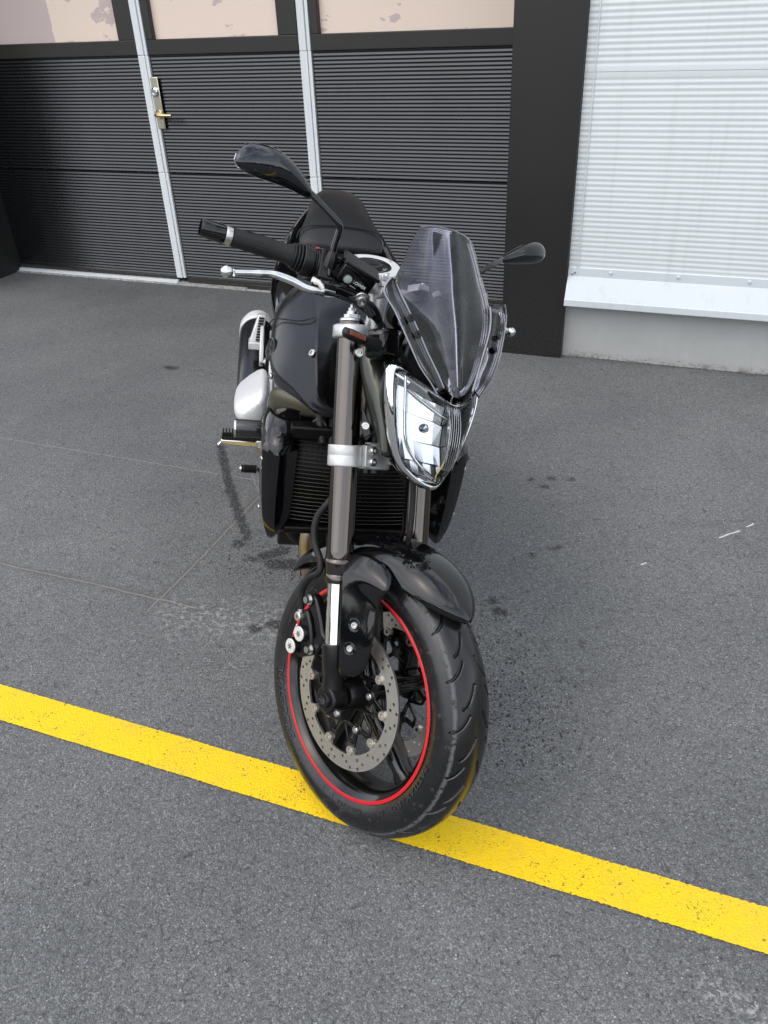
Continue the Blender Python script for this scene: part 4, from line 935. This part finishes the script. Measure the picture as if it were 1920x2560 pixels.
# ribbed marker strips along the side edges and facet ribs
for sgn in (-1, 1):
    for k_, (ins, rr_) in enumerate(((.885, .0022), (.865, .0020))):
        path = [Vector((q[0]-.002, sgn*q[1]*ins, cen.z+(q[2]-cen.z)*ins)) for q in [top_edge[2], top_edge[3]]+right_edge[:8]]
        pp = cr_pts(path, 5); mb = MB()
        mb.tube(pp, rr_, 8); o_ = part('marker_strip', mb, 'chrome', hl)
        if k_ == 0:
            mb = MB()
            for i_ in range(0, len(pp)-1):
                for h_ in (0, .5): q = pp[i_].lerp(pp[i_+1], h_); mb.box(q+Vector((.0015, 0, 0)), (.003, .0015, .0045))
            part('marker_rib', mb, 'alu', hl, kind='stuff')
    # broad chrome side reflector between the marker strip and the main window
    path = [Vector((q[0]-.016, sgn*q[1]*.77, .55+(q[2]-.55)*.84)) for q in [top_edge[3]]+right_edge[:8]]
    part('side_reflector', MB().tube(cr_pts(path, 5), .0125, 16, flat=(1, 1.15)), 'chrome', hl)
    # vertical divider between side position light and main beam
    path = [Vector((.146, sgn*.092, .640)), Vector((.144, sgn*.088, .600)), Vector((.142, sgn*.084, .560)), Vector((.141, sgn*.076, .520)), Vector((.146, sgn*.052, .485)), Vector((.156, sgn*.015, .455))]
    part('reflector_rib', MB().tube(cr_pts(path, 5), .0028, 10), 'chrome', hl)
    path = [Vector((.150, sgn*.088, .615)), Vector((.162, sgn*.055, .592)), Vector((.172, sgn*.02, .572)), Vector((.174, 0, .566))]
    part('reflector_rib', MB().tube(cr_pts(path, 5), .0035, 10), 'chrome', hl)
    part('bulb_shield', MB().lathe([(0, .010), (.012, .0095), (.018, .007), (.020, 0)], (.130, sgn*.030, .548), (1, 0, 0), 24), 'chrome', hl)
for y_ in (-.015, -.009, -.003, .003, .009, .015):
    path = [Vector((.1905-.004*abs(y_)/.015, y_, .588)), Vector((.1925, y_, .555)), Vector((.190, y_, .515)), Vector((.178, y_*.9, .470))]
    part('lens_line', MB().tube(cr_pts(path, 5), .0005, 6), 'alu', hl)

# ---- windscreen
main_r = [  # (centre, mid, edge) on the right half, from top to bottom
 [(.150, 0, .918), (.1475, .040, .917), (.140, .070, .911)],
 [(.155, 0, .893), (.150, .052, .890), (.140, .089, .882)],
 [(.164, 0, .845), (.157, .060, .842), (.141, .110, .840)],
 [(.172, 0, .790), (.165, .064, .787), (.144, .128, .799)],
 [(.179, 0, .735), (.173, .052, .733), (.166, .108, .745)],
 [(.184, 0, .680), (.181, .038, .680), (.178, .080, .692)],
 [(.188, 0, .635), (.187, .022, .637), (.188, .050, .645)],
 [(.190, 0, .606), (.190, .008, .608), (.192, .018, .612)]]
g_ = [[Vector((p.x, -p.y, p.z)) for p in map(Vector, r_[:0:-1])]+[Vector(p) for p in r_] for r_ in main_r]
gg = []
for r_ in g_: gg.append(cr_pts(r_, 5))
cols = list(zip(*gg)); gg = list(zip(*[cr_pts(c_, 5) for c_ in cols]))
# sharpen centre ridge
for r_ in gg:
    for k_, p in enumerate(r_):
        s_ = abs(k_-10)/10; p.x += .005*max(0, 1-s_*3.5)
ws = part('windscreen', MB().grid([list(r_) for r_ in gg]), 'smoke', bike, S=True, smooth=50, solid=.003, label='smoked double bubble screen spotted with water')
for sgn in (-1, 1):
    f = lambda p: Vector((p[0], sgn*p[1], p[2]))
    wi = [[(.146, .129, .797), (.156, .145, .803), (.163, .156, .804)], [(.156, .122, .775), (.160, .147, .780), (.159, .168, .779)], [(.166, .110, .748), (.172, .130, .746), (.171, .150, .745)], [(.174, .092, .715), (.181, .110, .708), (.183, .126, .697)],
          [(.180, .074, .682), (.188, .088, .672), (.190, .100, .655)], [(.188, .054, .648), (.193, .064, .640), (.194, .076, .630)], [(.193, .040, .622), (.195, .050, .617), (.195, .058, .611)]]
    rr_ = [cr_pts([f(p) for p in r_], 3) for r_ in wi]; cc_ = list(zip(*rr_)); rr_ = [list(q) for q in zip(*[cr_pts(c_, 4) for c_ in cc_])]
    wg = part('screen_wing', MB().grid(rr_), 'smoke', ws, smooth=60, solid=.003)
    part('screen_edge', MB().tube([q[0]+Vector((.001, 0, 0)) for q in rr_], .0019, 8), 'smoke_edge', ws)
    part('screen_edge', MB().tube([q[-1] for q in rr_], .0016, 8), 'smoke_edge', ws)
    for p in ((.181, .121, .737), (.186, .107, .710)):
        part('screen_bolt', MB().lathe([(0, 0), (0, .0075), (.002, .0075), (.003, .005), (.003, .0025), (.001, .002), (.001, 0)], f(p), (1, sgn*.3, .1), 20), 'plastic', ws)
part('screen_edge', MB().tube(list(gg[0]), .0010, 8), 'smoke_edge', ws)
# instrument cluster behind the screen
mb = MB().lathe([(0, 0), (0, .045), (.018, .050), (.022, .047), (.022, .043), (.018, .042), (.018, 0)], (.095, -.030, .760), (-.6, 0, .8), 40); mb.box((.09, .040, .765), (.06, .07, .045), Matrix.Rotation(R(-35), 3, 'Y'))
part('instrument_cluster', mb, 'plastic', bike, S=True, bevel=.004)
mb = MB().prism([(-.07, 0), (-.06, .09), (-.03, .12), (.03, .12), (.06, .09), (.07, 0), (.03, -.05), (-.03, -.05)], (.115, 0, .68), (0, 1, 0), (.35, 0, 1), .012)
part('screen_backing', mb, 'plastic', bike, S=True, bevel=.005)
for s_ in (-1, 1): part('screen_bracket', MB().tube([(.075, s_*.05, .70), (.10, s_*.055, .73), (.135, s_*.10, .735)], .006, 10), 'satin_black', bike, S=True)

# ================= body frame parts =================
def mirror_sec(x, pts): return [(x, -y, z) for y, z in pts]+[(x, y, z) for y, z in pts[-2::-1]]
TK = [
 (.56, [(.05, .77), (.10, .78), (.118, .81), (.105, .845), (.085, .862), (.06, .872), (.03, .876), (0, .877)]),
 (.65, [(.08, .74), (.145, .755), (.170, .81), (.150, .872), (.115, .912), (.08, .934), (.04, .945), (0, .947)]),
 (.75, [(.11, .72), (.185, .735), (.210, .82), (.185, .905), (.135, .960), (.09, .988), (.05, .999), (0, 1.002)]),
 (.85, [(.12, .72), (.200, .745), (.224, .855), (.200, .925), (.140, .985), (.09, 1.006), (.05, 1.013), (0, 1.014)]),
 (.93, [(.13, .73), (.205, .75), (.222, .835), (.196, .903), (.130, .955), (.09, .985), (.05, .998), (0, 1.002)]),
 (.985, [(.13, .745), (.205, .765), (.218, .81), (.178, .900), (.122, .943), (.088, .950), (.05, .945), (0, .945)]),
 (1.04, [(.12, .755), (.190, .782), (.202, .815), (.168, .874), (.125, .924), (.085, .919), (.060, .89), (0, .85)]),
 (1.09, [(.105, .762), (.160, .785), (.172, .810), (.152, .850), (.1265, .892), (.093, .884), (.072, .83), (0, .78)]),
 (1.135, [(.10, .768), (.130, .780), (.142, .792), (.134, .812), (.1240, .836), (.104, .829), (.095, .79), (0, .765)]),
 (1.165, [(.10, .772), (.113, .777), (.121, .783), (.123, .792), (.120, .798), (.114, .790), (.104, .777), (0, .766)])]
def crease(me, chains, val):
    key = lambda v_: tuple(round(q, 4) for q in v_)
    st_ = set()
    for ch in chains:
        for a_, b_ in zip(ch[:-1], ch[1:]): st_.add(frozenset((key(a_), key(b_))))
    at_ = me.attributes.new('crease_edge', 'FLOAT', 'EDGE')
    for e_ in me.edges:
        if frozenset((key(me.vertices[e_.vertices[0]].co), key(me.vertices[e_.vertices[1]].co))) in st_: at_.data[e_.index].value = val
tme = MB().loft([mirror_sec(x_, p_) for x_, p_ in TK]).mesh('fuel_tank', 60)
crease(tme, [[(x_, sg*p_[k_][0], p_[k_][1]) for x_, p_ in TK[3 if k_ == 4 else 4:]] for k_ in (4, 2, 1) for sg in (-1, 1)], .85)
tank = part('fuel_tank', tme, 'charcoal', bike, sub=3)
# seam lines, ridge bolt, emblem
for sgn in (-1, 1):
    f = lambda x, y, z: Vector((x, sgn*y, z))
    part('tank_seam', MB().tube(cr_pts([f(.885, .224, .868), f(.905, .212, .892), f(.94, .190, .906), f(.980, .163, .918), f(1.0, .142, .930), f(1.005, .126, .938)], 6), .0014, 6), 'satin_black', tank)
    part('tank_bolt', bolt(MB(), f(1.083, .133, .886), (.35, sgn*.8, .55), .0085, .005), 'zinc', tank)
    part('tank_bolt', bolt(MB(), f(1.0, .213, .795), (.5, sgn*.8, 0), .007, .005), 'zinc', tank)
    e0 = f(.945, .2165, .836); nn_ = Vector((.28, sgn*.93, .22)).normalized()
    part('tank_emblem', MB().lathe([(0, 0), (0, .026), (.003, .026), (.004, .0235), (.0028, .022), (.0028, 0)], e0-nn_*.002, nn_, 40), 'gloss_black', tank, label='round black emblem with three crossed tuning forks')
    for k in range(3):
        a_ = R(90+120*k); u_ = Vector((0, 0, 1)); u_ = (u_-nn_*u_.dot(nn_)).normalized(); w_ = nn_.cross(u_)
        d_ = u_*math.sin(a_)+w_*math.cos(a_); q_ = nn_.cross(d_)
        mb = MB().tube([e0+nn_*.001, e0+nn_*.001+d_*.007], .0012, 6)
        for h_ in (-1, 1): mb.tube([e0+nn_*.001+d_*.007, e0+nn_*.001+d_*.010+q_*.003*h_, e0+nn_*.001+d_*.019+q_*.003*h_], .0011, 6)
        part('emblem_fork', mb, 'louvre', tank)
# filler cap
ca = Vector((.862, 0, 1.0185)); cn = Vector((.10, 0, 1)).normalized()
part('filler_ring', MB().lathe([(-.006, .068), (.000, .068), (.003, .065), (.0035, .048), (.002, .046), (-.004, .046)], ca, cn, 64), 'silver_cowl', tank)
part('filler_cap', MB().lathe([(-.002, .0455), (.0035, .045), (.004, .040), (.003, .038), (.003, 0)], ca, cn, 48), 'carbon', tank)
part('cap_plate', MB().prism([(.026*math.cos(a_)*1.0, .019*math.sin(a_)) for a_ in np.linspace(0, 2*PI, 33)[:-1]], ca+cn*.0045, (0, 1, 0), (1, 0, -.1), .003), 'louvre', tank, bevel=.0008)
part('cap_key_flap', MB().prism([(-.018, -.005), (-.011, -.005), (-.009, -.010), (.009, -.010), (.011, -.005), (.018, -.005), (.016, .006), (-.016, .006)], ca+cn*.0062, (0, 1, 0), (1, 0, -.1), .003), 'plastic', tank, bevel=.0006)
for k in range(4):
    a_ = R(35+k*90); part('cap_screw', bolt(MB(), ca+cn*.003+Vector((math.cos(a_)*.057, math.sin(a_)*.057, -.1*math.cos(a_)*.057)), cn, .0038, .0012), 'zinc', tank)

# seats
def loft_sub(name, secs, mat, **kw): return part(name, MB().loft(secs), mat, bike, smooth=60, **kw)
secs = [mirror_sec(x_, p_) for x_, p_ in (
 (.60, [(.03, .77), (.085, .775), (.10, .80), (.085, .83), (.05, .845), (0, .85)]),
 (.50, [(.05, .75), (.12, .765), (.145, .79), (.125, .825), (.07, .838), (0, .84)]),
 (.36, [(.06, .76), (.135, .78), (.165, .805), (.140, .84), (.08, .850), (0, .85)]),
 (.26, [(.06, .79), (.12, .82), (.145, .845), (.125, .875), (.08, .882), (0, .883)]),
 (.20, [(.06, .80), (.10, .83), (.12, .85), (.10, .87), (.07, .88), (0, .88)]))]
loft_sub('rider_seat', secs, 'vinyl', sub=2)
PS = [(.225, .105, .880, .905), (.205, .128, .876, .922), (.165, .132, .878, .948), (.12, .122, .885, .965), (.05, .105, .90, .985), (-.03, .097, .915, 1.002), (-.085, .078, .93, 1.008), (-.11, .050, .945, 1.000)]
secs = []
for x_, w_, zb, zt in PS:
    hm = (zt-zb); secs.append(mirror_sec(x_, [(w_*.7, zb), (w_*.97, zb+.006), (w_, zb+hm*.38), (w_*.93, zb+hm*.72), (w_*.72, zt-hm*.06), (w_*.35, zt), (0, zt)]))
ps = loft_sub('pillion_seat', secs, 'vinyl', sub=2)
part('seat_piping', MB().tube(cr_pts([(.172, -.134, .902), (.172, -.128, .925), (.170, -.105, .941), (.168, -.05, .9485), (.167, 0, .9495), (.168, .05, .9485), (.170, .105, .941), (.172, .128, .925), (.172, .134, .902)], 6), .0022, 8), 'plastic', ps)
# tail cowl panels either side
for sgn in (-1, 1):
    rows_ = []
    for x_, a_, b_, c_ in ((.50, (.15, .80), (.19, .79), (.195, .74)), (.38, (.145, .835), (.205, .825), (.215, .77)), (.25, (.135, .868), (.195, .850), (.210, .80)), (.10, (.115, .905), (.165, .890), (.185, .845)), (-.05, (.085, .945), (.115, .935), (.130, .90)), (-.14, (.045, .965), (.060, .962), (.065, .93)), (-.17, (.01, .965), (.015, .963), (.02, .94))):
        rows_.append([(x_, sgn*a_[0]*.9, a_[1]-.01), (x_, sgn*a_[0], a_[1]), (x_, sgn*b_[0], b_[1]), (x_, sgn*c_[0], c_[1]), (x_, sgn*c_[0]*.9, c_[1]-.015)])
    part('tail_cowl', MB().grid(rows_), 'gloss_black', bike, smooth=60, sub=2, solid=.004)
tl = part('tail_light', MB().box((-.185, 0, .925), (.03, .085, .035)), 'tail_red', bike, bevel=.008, seg=3)
part('rear_mudguard', MB().loft([[(-.05, -.06, .84), (-.05, .06, .84), (-.05, .06, .86), (-.05, -.06, .86)], [(-.22, -.05, .80), (-.22, .05, .80), (-.22, .05, .815), (-.22, -.05, .815)], [(-.33, -.09, .58), (-.33, .09, .58), (-.34, .09, .59), (-.34, -.09, .59)]]), 'plastic', bike, bevel=.004)
for sgn in (-1, 1): part('rear_turn_signal', MB().tube([(-.24, sgn*.03, .77), (-.24, sgn*.09, .775), (-.245, sgn*.10, .777), (-.245, sgn*.15, .78)], [.006, .006, .013, .010], 12), 'plastic', bike)
part('subframe', MB().tube([(.55, -.10, .72), (.2, -.10, .80), (-.1, -.06, .87)], .014, 12).tube([(.55, .10, .72), (.2, .10, .80), (-.1, .06, .87)], .014, 12).tube([(.45, -.12, .50), (.1, -.10, .78)], .012, 12).tube([(.45, .12, .50), (.1, .10, .78)], .012, 12).box((.2, 0, .80), (.5, .16, .08)), 'satin_black', bike, smooth=40)
# frame spars
for sgn in (-1, 1):
    P = [(1.13, .055, .80, .055), (1.08, .085, .760, .06), (1.02, .140, .735, .062), (.93, .198, .715, .070), (.84, .212, .670, .085), (.72, .208, .580, .09), (.60, .19, .46, .09), (.50, .17, .36, .07)]
    secs = [[(x_, sgn*(y_-.035), z_+h_/2), (x_+.004, sgn*y_, z_+h_/2-.006), (x_+.006, sgn*(y_+.006), z_), (x_+.004, sgn*y_, z_-h_/2+.006), (x_, sgn*(y_-.035), z_-h_/2)] for x_, y_, z_, h_ in P]
    part('frame_spar', MB().loft(secs), 'gold_black', bike, smooth=60, sub=2)
part('steering_head', MB().tube([(1.115, 0, .70), (1.06, 0, .95)], .036, 28).box((1.08, 0, .77), (.08, .13, .08)), 'gold_black', bike, bevel=.004)
# engine
mb = MB().box((.86, 0, .60), (.26, .36, .16), Matrix.Rotation(R(40), 3, 'Y')).box((.72, 0, .42), (.40, .34, .26)).box((.93, 0, .50), (.10, .34, .18), Matrix.Rotation(R(30), 3, 'Y'))
mb.cyl((.72, -.200, .40), (.72, .205, .40), .105, 40, bev=.01).cyl((.88, -.20, .42), (.88, .19, .42), .075, 40, bev=.01).cyl((.60, -.16, .40), (.60, .19, .40), .08, 32, bev=.01)
mb.box((.78, 0, .235), (.22, .20, .14))
eng = part('engine', mb, 'engine', bike, bevel=.006)
part('airbox', MB().box((.98, 0, .83), (.20, .20, .10)), 'plastic', bike, bevel=.02, seg=3)
part('clutch_cover', MB().lathe([(0, .092), (.012, .088), (.018, .075), (.020, .03), (.018, 0)], (.70, -.200, .40), (0, -1, 0), 40), 'engine', eng)
part('oil_cooler_bracket', MB().box((1.06, 0, .40), (.05, .12, .05)), 'engine', eng, bevel=.004)
for k in range(3): part('hose_fitting', MB().tube([(1.085, -.10+.03*k, .755), (1.12, -.105+.025*k, .73), (1.135, -.10+.02*k, .705)], [.016, .012, .009], 14), 'rubber', eng)
part('horn', MB().lathe([(0, 0), (0, .014), (.010, .020), (.018, .020), (.02, .016), (.016, .004), (.018, 0)], (1.10, -.100, .728), (.8, -.5, .2), 28), 'plastic', bike)
part('coolant_pipe', MB().tube(cr_pts([(1.02, -.165, .46), (1.00, -.145, .40), (.98, -.125, .36), (.95, -.10, .33), (.90, -.09, .32)], 6), .018, 18), 'rubber', bike)
# radiator: tanks, core, louvre tubes, fine zig-zag fins
ra = R(-10)
def RD(y, h): return Vector((1.118-.10*abs(y)*abs(y)*6+.12*(h)*.35, y, .482+h))
mb = MB()
rows_ = [[RD(y_, h_) for y_ in np.linspace(-.165, .175, 13)] for h_ in (0, .232)]
core = part('radiator', MB().grid(rows_), 'fins', bike, smooth=60, solid=.022, off=-1)
rad = core
me_l = None
for k in range(21):
    h_ = .012+k*.0103
    part('radiator_tube', MB().tube([RD(y_, h_)+Vector((.0035, 0, 0)) for y_ in np.linspace(-.163, .173, 9)], .0009, 5), 'louvre', rad)
mb = MB()
for k in range(21):
    h_ = .012+k*.0103; ys = np.arange(-.160, .170, .0055)
    for i_, y_ in enumerate(ys[:-1]):
        p = RD(y_, h_+(.001 if i_ % 2 else .0092))+Vector((.001, 0, 0)); q = RD(ys[i_+1], h_+(.0092 if i_ % 2 else .001))+Vector((.001, 0, 0)); n_ = Vector((.0012, 0, 0))
        mb.add([p, q, q+n_, p+n_], [(0, 1, 2, 3)])
part('radiator_fin', mb, 'fins', rad, kind='stuff', smooth=0)
part('radiator_end_tank', MB().box(RD(0, .244)+Vector((-.01, 0, 0)), (.035, .34, .028)), 'fins', rad, bevel=.004)
part('radiator_end_tank', MB().box(RD(0, -.010)+Vector((-.01, 0, 0)), (.035, .34, .018)), 'fins', rad, bevel=.004)
# shrouds
for sgn in (-1, 1):
    f = lambda x, y, z: (x, sgn*y, z)
    rows_ = []
    for z_, xi, yi, xm, ym, xo, yo, xb, yb in (
       (.742, 1.085, .150, 1.105, .178, 1.085, .205, 1.03, .212), (.728, 1.120, .158, 1.150, .190, 1.120, .220, 1.04, .222), (.705, 1.150, .163, 1.178, .195, 1.148, .228, 1.05, .228), (.690, 1.148, .164, 1.176, .194, 1.146, .228, 1.05, .228),
       (.682, 1.125, .152, 1.150, .190, 1.130, .226, 1.05, .227), (.62, 1.123, .154, 1.148, .192, 1.130, .225, 1.06, .226), (.55, 1.120, .157, 1.144, .193, 1.127, .222, 1.07, .224), (.50, 1.117, .160, 1.138, .192, 1.122, .217, 1.08, .220), (.476, 1.115, .163, 1.134, .190, 1.119, .212, 1.09, .214), (.446, 1.114, .192, 1.118, .196, 1.113, .203, 1.10, .206)):
        rows_.append([f(xi-.012, yi-.002, z_), f(xi, yi, z_), f(xm, ym, z_), f(xo, yo, z_), f(xb, yb, z_)])
    shm = MB().grid(rows_).mesh('radiator_shroud', 45)
    crease(shm, [[r_[k_] for r_ in rows_[3:]] for k_ in (1, 2, 3)]+[rows_[k_] for k_ in (3, 4, 8)], .75)
    sh = part('radiator_shroud', shm, 'gloss_black', bike, sub=2, solid=.004)
    part('shroud_bolt', bolt(MB(), f(1.125, .226, .655), (.5, sgn, 0), .006, .004), 'zinc', sh)
    part('shroud_bolt', bolt(MB(), f(1.105, .226, .520), (.4, sgn, 0), .006, .004), 'zinc', sh)
    part('shroud_scoop', MB().loft([[f(1.05, .19, .722), f(1.10, .155, .735), f(1.11, .19, .728), f(1.06, .215, .715)], [f(1.00, .17, .728), f(1.05, .14, .740), f(1.06, .18, .735), f(1.01, .20, .722)]]), 'gloss_black', sh, bevel=.008, seg=3)
# header pipes
for y_, y2 in ((-.105, -.075), (-.035, -.03), (.055, .03), (.125, .075)):
    part('header_pipe', MB().tube(cr_pts([(.93, y_, .50), (1.0, y_, .50), (1.06, y_, .45), (1.065, y_, .38), (1.03, (y_+y2)/2, .28), (.95, y2, .19), (.80, y2, .15), (.6, y2*.5, .14)], 6), .0195, 20), 'bronze', bike)
part('exhaust_link_pipe', MB().tube(cr_pts([(.62, 0, .14), (.50, -.05, .16), (.42, -.16, .25), (.38, -.235, .38)], 6), .032, 20), 'bronze', bike)
# silencer
secs = []
A0 = Vector((.40, -.236, .425)); A1 = Vector((-.02, -.234, .548)); axd = (A1-A0).normalized(); uu = Vector((0, 1, 0)); vv = axd.cross(uu)
def mring(s_, k_): return [A0.lerp(A1, s_)+(uu*math.cos(a_)*.060*(1 if math.cos(a_) < 0 else .9)+vv*math.sin(a_)*.068)*k_ for a_ in np.linspace(0, 2*PI, 29)[:-1]]
mu = part('silencer', MB().loft([mring(0, .55), mring(.06, .85), mring(.15, 1), mring(.5, 1.02), mring(.9, 1), mring(.94, .98)]), 'charcoal', bike, smooth=50)
part('silencer_end_cap', MB().loft([mring(.90, 1.035), mring(.915, 1.05), mring(.985, 1.03), mring(1.03, .90), mring(1.05, .6), mring(1.02, .3)]), 'silver_cowl', mu, smooth=50)
# silver heel cowl in front of the silencer
secs = []
for x_, k_ in ((.60, .55), (.575, .86), (.54, .98), (.49, 1.0), (.42, .97), (.37, .85)):
    sh_ = [(-.206, .580), (-.230, .572), (-.262, .548), (-.290, .520), (-.300, .505), (-.301, .488), (-.292, .467), (-.250, .463), (-.208, .468), (-.195, .52)]
    secs.append([(x_, -.235+(y_+.235)*k_, .512+(z_-.512)*k_) for y_, z_ in sh_])
part('exhaust_cowl', MB().loft(secs), 'silver_cowl', bike, smooth=50, sub=2, label='smooth silver cowl in front of the black silencer')
# crash bobbins
for sgn in (-1, 1):
    cb = part('crash_bobbin', MB().lathe([(0, 0), (0, .018), (.012, .0225), (.086, .0225), (.089, .0205), (.089, 0)], (.85, sgn*.200, .590), (0, sgn, 0), 36), 'carbon', bike)
    part('bobbin_cap', MB().lathe([(.087, 0), (.087, .0232), (.091, .0232), (.092, .022), (.092, 0)], (.85, sgn*.200, .590), (0, sgn, 0), 32), 'alu', cb)
# rider pegs
for sgn in (-1, 1):
    f = lambda x, y, z: Vector((x, sgn*y, z))
    pg = part('footpeg', MB().hexa([f(.482, .225, .364), f(.518, .225, .364), f(.515, .334, .370), f(.488, .334, .370), f(.482, .225, .384), f(.518, .225, .384), f(.515, .334, .384), f(.488, .334, .384)]), 'alu', bike, bevel=.003)
    part('peg_rubber', MB().box(f(.50, .278, .390), (.034, .108, .010)), 'rubber', pg, bevel=.003)
    for k in range(12): part('peg_rib', MB().box(f(.50, .229+k*.009, .3985), (.034, .0045, .018)), 'rubber', pg, bevel=.001)
    part('feeler', MB().tube([f(.50, .326, .374), f(.50, .334, .368), f(.50, .340, .360)], [.004, .004, .0055], 10), 'alu', pg)
    part('peg_bracket', MB().box(f(.50, .212, .378), (.05, .036, .026)), 'zinc', pg, bevel=.003)
    part('hanger_plate', MB().prism([(.42, .36), (.47, .33), (.54, .36), (.56, .44), (.46, .56), (.36, .62), (.26, .64), (.24, .60), (.32, .56), (.40, .48)], f(0, .196, 0), (1, 0, 0), (0, 0, 1), .012), 'silver', pg, bevel=.003)
    # folded passenger peg
    pp_ = part('passenger_peg', MB().hexa([f(.235, .226, .600), f(.265, .226, .600), f(.265, .262, .600), f(.235, .262, .600), f(.205, .212, .675), f(.230, .212, .675), f(.230, .238, .675), f(.205, .238, .675)]), 'silver', bike, bevel=.003)
    mb = MB()
    for k in range(9): mb.box(f(.262-.0035*k, .236-.001*k, .607+.0075*k), (.012, .016, .004))
    part('peg_rubber', mb, 'rubber', pp_)
    part('peg_bracket', MB().box(f(.255, .245, .590), (.045, .040, .024)), 'silver', pp_, bevel=.003)
    part('peg_bracket', MB().prism([(0, 0), (.02, -.035), (.09, -.05), (.10, -.03), (.07, .03), (.03, .06)], f(.25, .225, .60), (1, 0, 0), (0, 0, 1), .012), 'silver', pp_, bevel=.003)
    part('bracket_bolt', bolt(MB(), f(.34, .212, .567), (0, sgn, 0), .009, .008, True), 'zinc', pp_)
    # brake pedal / gear lever
    nm = 'brake_pedal' if sgn == -1 else 'gear_lever'
    pd = part(nm, MB().tube(cr_pts([f(.50, .205, .33), f(.58, .215, .335), (f(.66, .222, .365)), f(.698, .226, .392), f(.70, .236, .393)], 6), .0055, 12), 'alu', bike)
    part('pedal_rubber', MB().lathe([(0, 0), (0, .0115)]+[((.004+k*.0042+(0 if q < 1 else .0021)), (.0125 if q < 1 else .0100)) for k in range(8) for q in (0, 1)]+[(.042, .011), (.042, 0)], f(.70, .229, .393), (0, sgn, 0), 20), 'rubber', pd)
    part('pedal_tip', MB().lathe([(.042, 0), (.042, .007), (.046, .006), (.048, 0)], f(.70, .229, .393), (0, sgn, 0), 16), 'alu', pd)
part('pivot_guard', MB().lathe([(0, 0), (0, .022), (.006, .026), (.008, .022), (.008, 0)], (.80, -.214, .465), (0, -1, 0), 32), 'silver', bike)
# swingarm, rear wheel
sa = part('swingarm', MB().loft([[(.46, -.13, .36), (.46, -.09, .36), (.46, -.09, .44), (.46, -.13, .44)], [(.2, -.145, .33), (.2, -.11, .33), (.2, -.11, .41), (.2, -.145, .41)], [(-.04, -.145, .295), (-.04, -.115, .295), (-.04, -.115, .345), (-.04, -.145, .345)]]).loft([[(.46, .09, .36), (.46, .13, .36), (.46, .13, .44), (.46, .09, .44)], [(.2, .11, .33), (.2, .145, .33), (.2, .145, .41), (.2, .11, .41)], [(-.04, .115, .295), (-.04, .145, .295), (-.04, .145, .345), (-.04, .115, .345)]]).box((.42, 0, .40), (.10, .20, .08)), 'satin_black', bike, bevel=.006)
RW = Matrix.Translation((0, 0, .318))
me = build_rim(None, False, .070, .2235, None, None).mesh('rear_rim'); rw = link('rear_wheel', me, 'rim_black', bike, RW)
me = build_tyre('rear_tyre', .318, .090, .258, .060, .219, .068, None, False, nth=400, grooves=False); link('rear_tyre', me, 'tyre', bike, RW)
for k in range(5): part('spoke', spoke(R(50-72*k), .03, .197, .038, .028, .07, .05), 'rim_black', rw, smooth=50)
for sgn in (-1, 1): part('rim_stripe', MB().lathe([(sgn*.0717, .2232), (sgn*.0723, .2215), (sgn*.0721, .2178), (sgn*.0710, .2172)], (0, 0, 0), (0, 1, 0), 96), 'red', rw)
part('hub', MB().cyl((0, -.11, 0), (0, .11, 0), .045, 32, bev=.004), 'satin_black', rw)
part('rear_disc', MB().lathe([(-.095, .08), (-.095, .1335), (-.100, .1335), (-.100, .08)], (0, 0, 0), (0, 1, 0), 96, closed=True), 'disc', rw)
part('rear_sprocket', MB().cyl((0, .100, 0), (0, .106, 0), .115, 45), 'zinc', rw)
part('drive_chain', MB().tube([(.52, .103, .45), (.02, .103, .430)], .008, 6, flat=(1, .8)).tube([(.52, .103, .34), (.02, .103, .205)], .008, 6), 'zinc', bike)
# side stand on the left
part('side_stand', MB().tube([(.60, .15, .30), (.62, .19, .20), (.60, .285, .062)], [.013, .011, .010], 14).box((.60, .292, .056), (.06, .045, .008), Matrix.Rotation(R(-10), 3, 'X')), 'satin_black', bike, bevel=.001)

# ---- water beads on the screen, the mirror and the reservoir
def drops(obj, n, rmin, rmax, name, keep=None):
    me = obj.data; me.calc_loop_triangles(); V = [v_.co.copy() for v_ in me.vertices]; T = [tuple(t_.vertices) for t_ in me.loop_triangles]
    ar = [((V[b_]-V[a_]).cross(V[c_]-V[a_])).length for a_, b_, c_ in T]; cum = np.cumsum(ar); cum /= cum[-1]; mb = MB()
    for i_ in range(n):
        a_, b_, c_ = T[int(np.searchsorted(cum, random.random()))]; u_, v_ = random.random(), random.random()
        if u_+v_ > 1: u_, v_ = 1-u_, 1-v_
        p = V[a_]+(V[b_]-V[a_])*u_+(V[c_]-V[a_])*v_; nn = (V[b_]-V[a_]).cross(V[c_]-V[a_]).normalized()
        if nn.x < 0: nn = -nn
        if keep and not keep(p): continue
        r_ = rmin+(rmax-rmin)*random.random()**3
        mb.lathe([(-.0004, r_), (r_*.25, r_*.85), (r_*.42, r_*.45), (r_*.48, 0)], p+nn*.0018, nn, 7)
    o_ = link(name, mb.mesh(name, 60), 'water', obj, kind='stuff'); return o_
drops(ws, 340, .0006, .0022, 'water_drops', lambda p: p.z > .72 and noise.noise(p*25) > -.25)
mhd = drops(mh, 170, .0006, .0019, 'water_drops', lambda p: noise.noise(p*30) > -.1)
drops(fen, 160, .0005, .0016, 'water_drops')
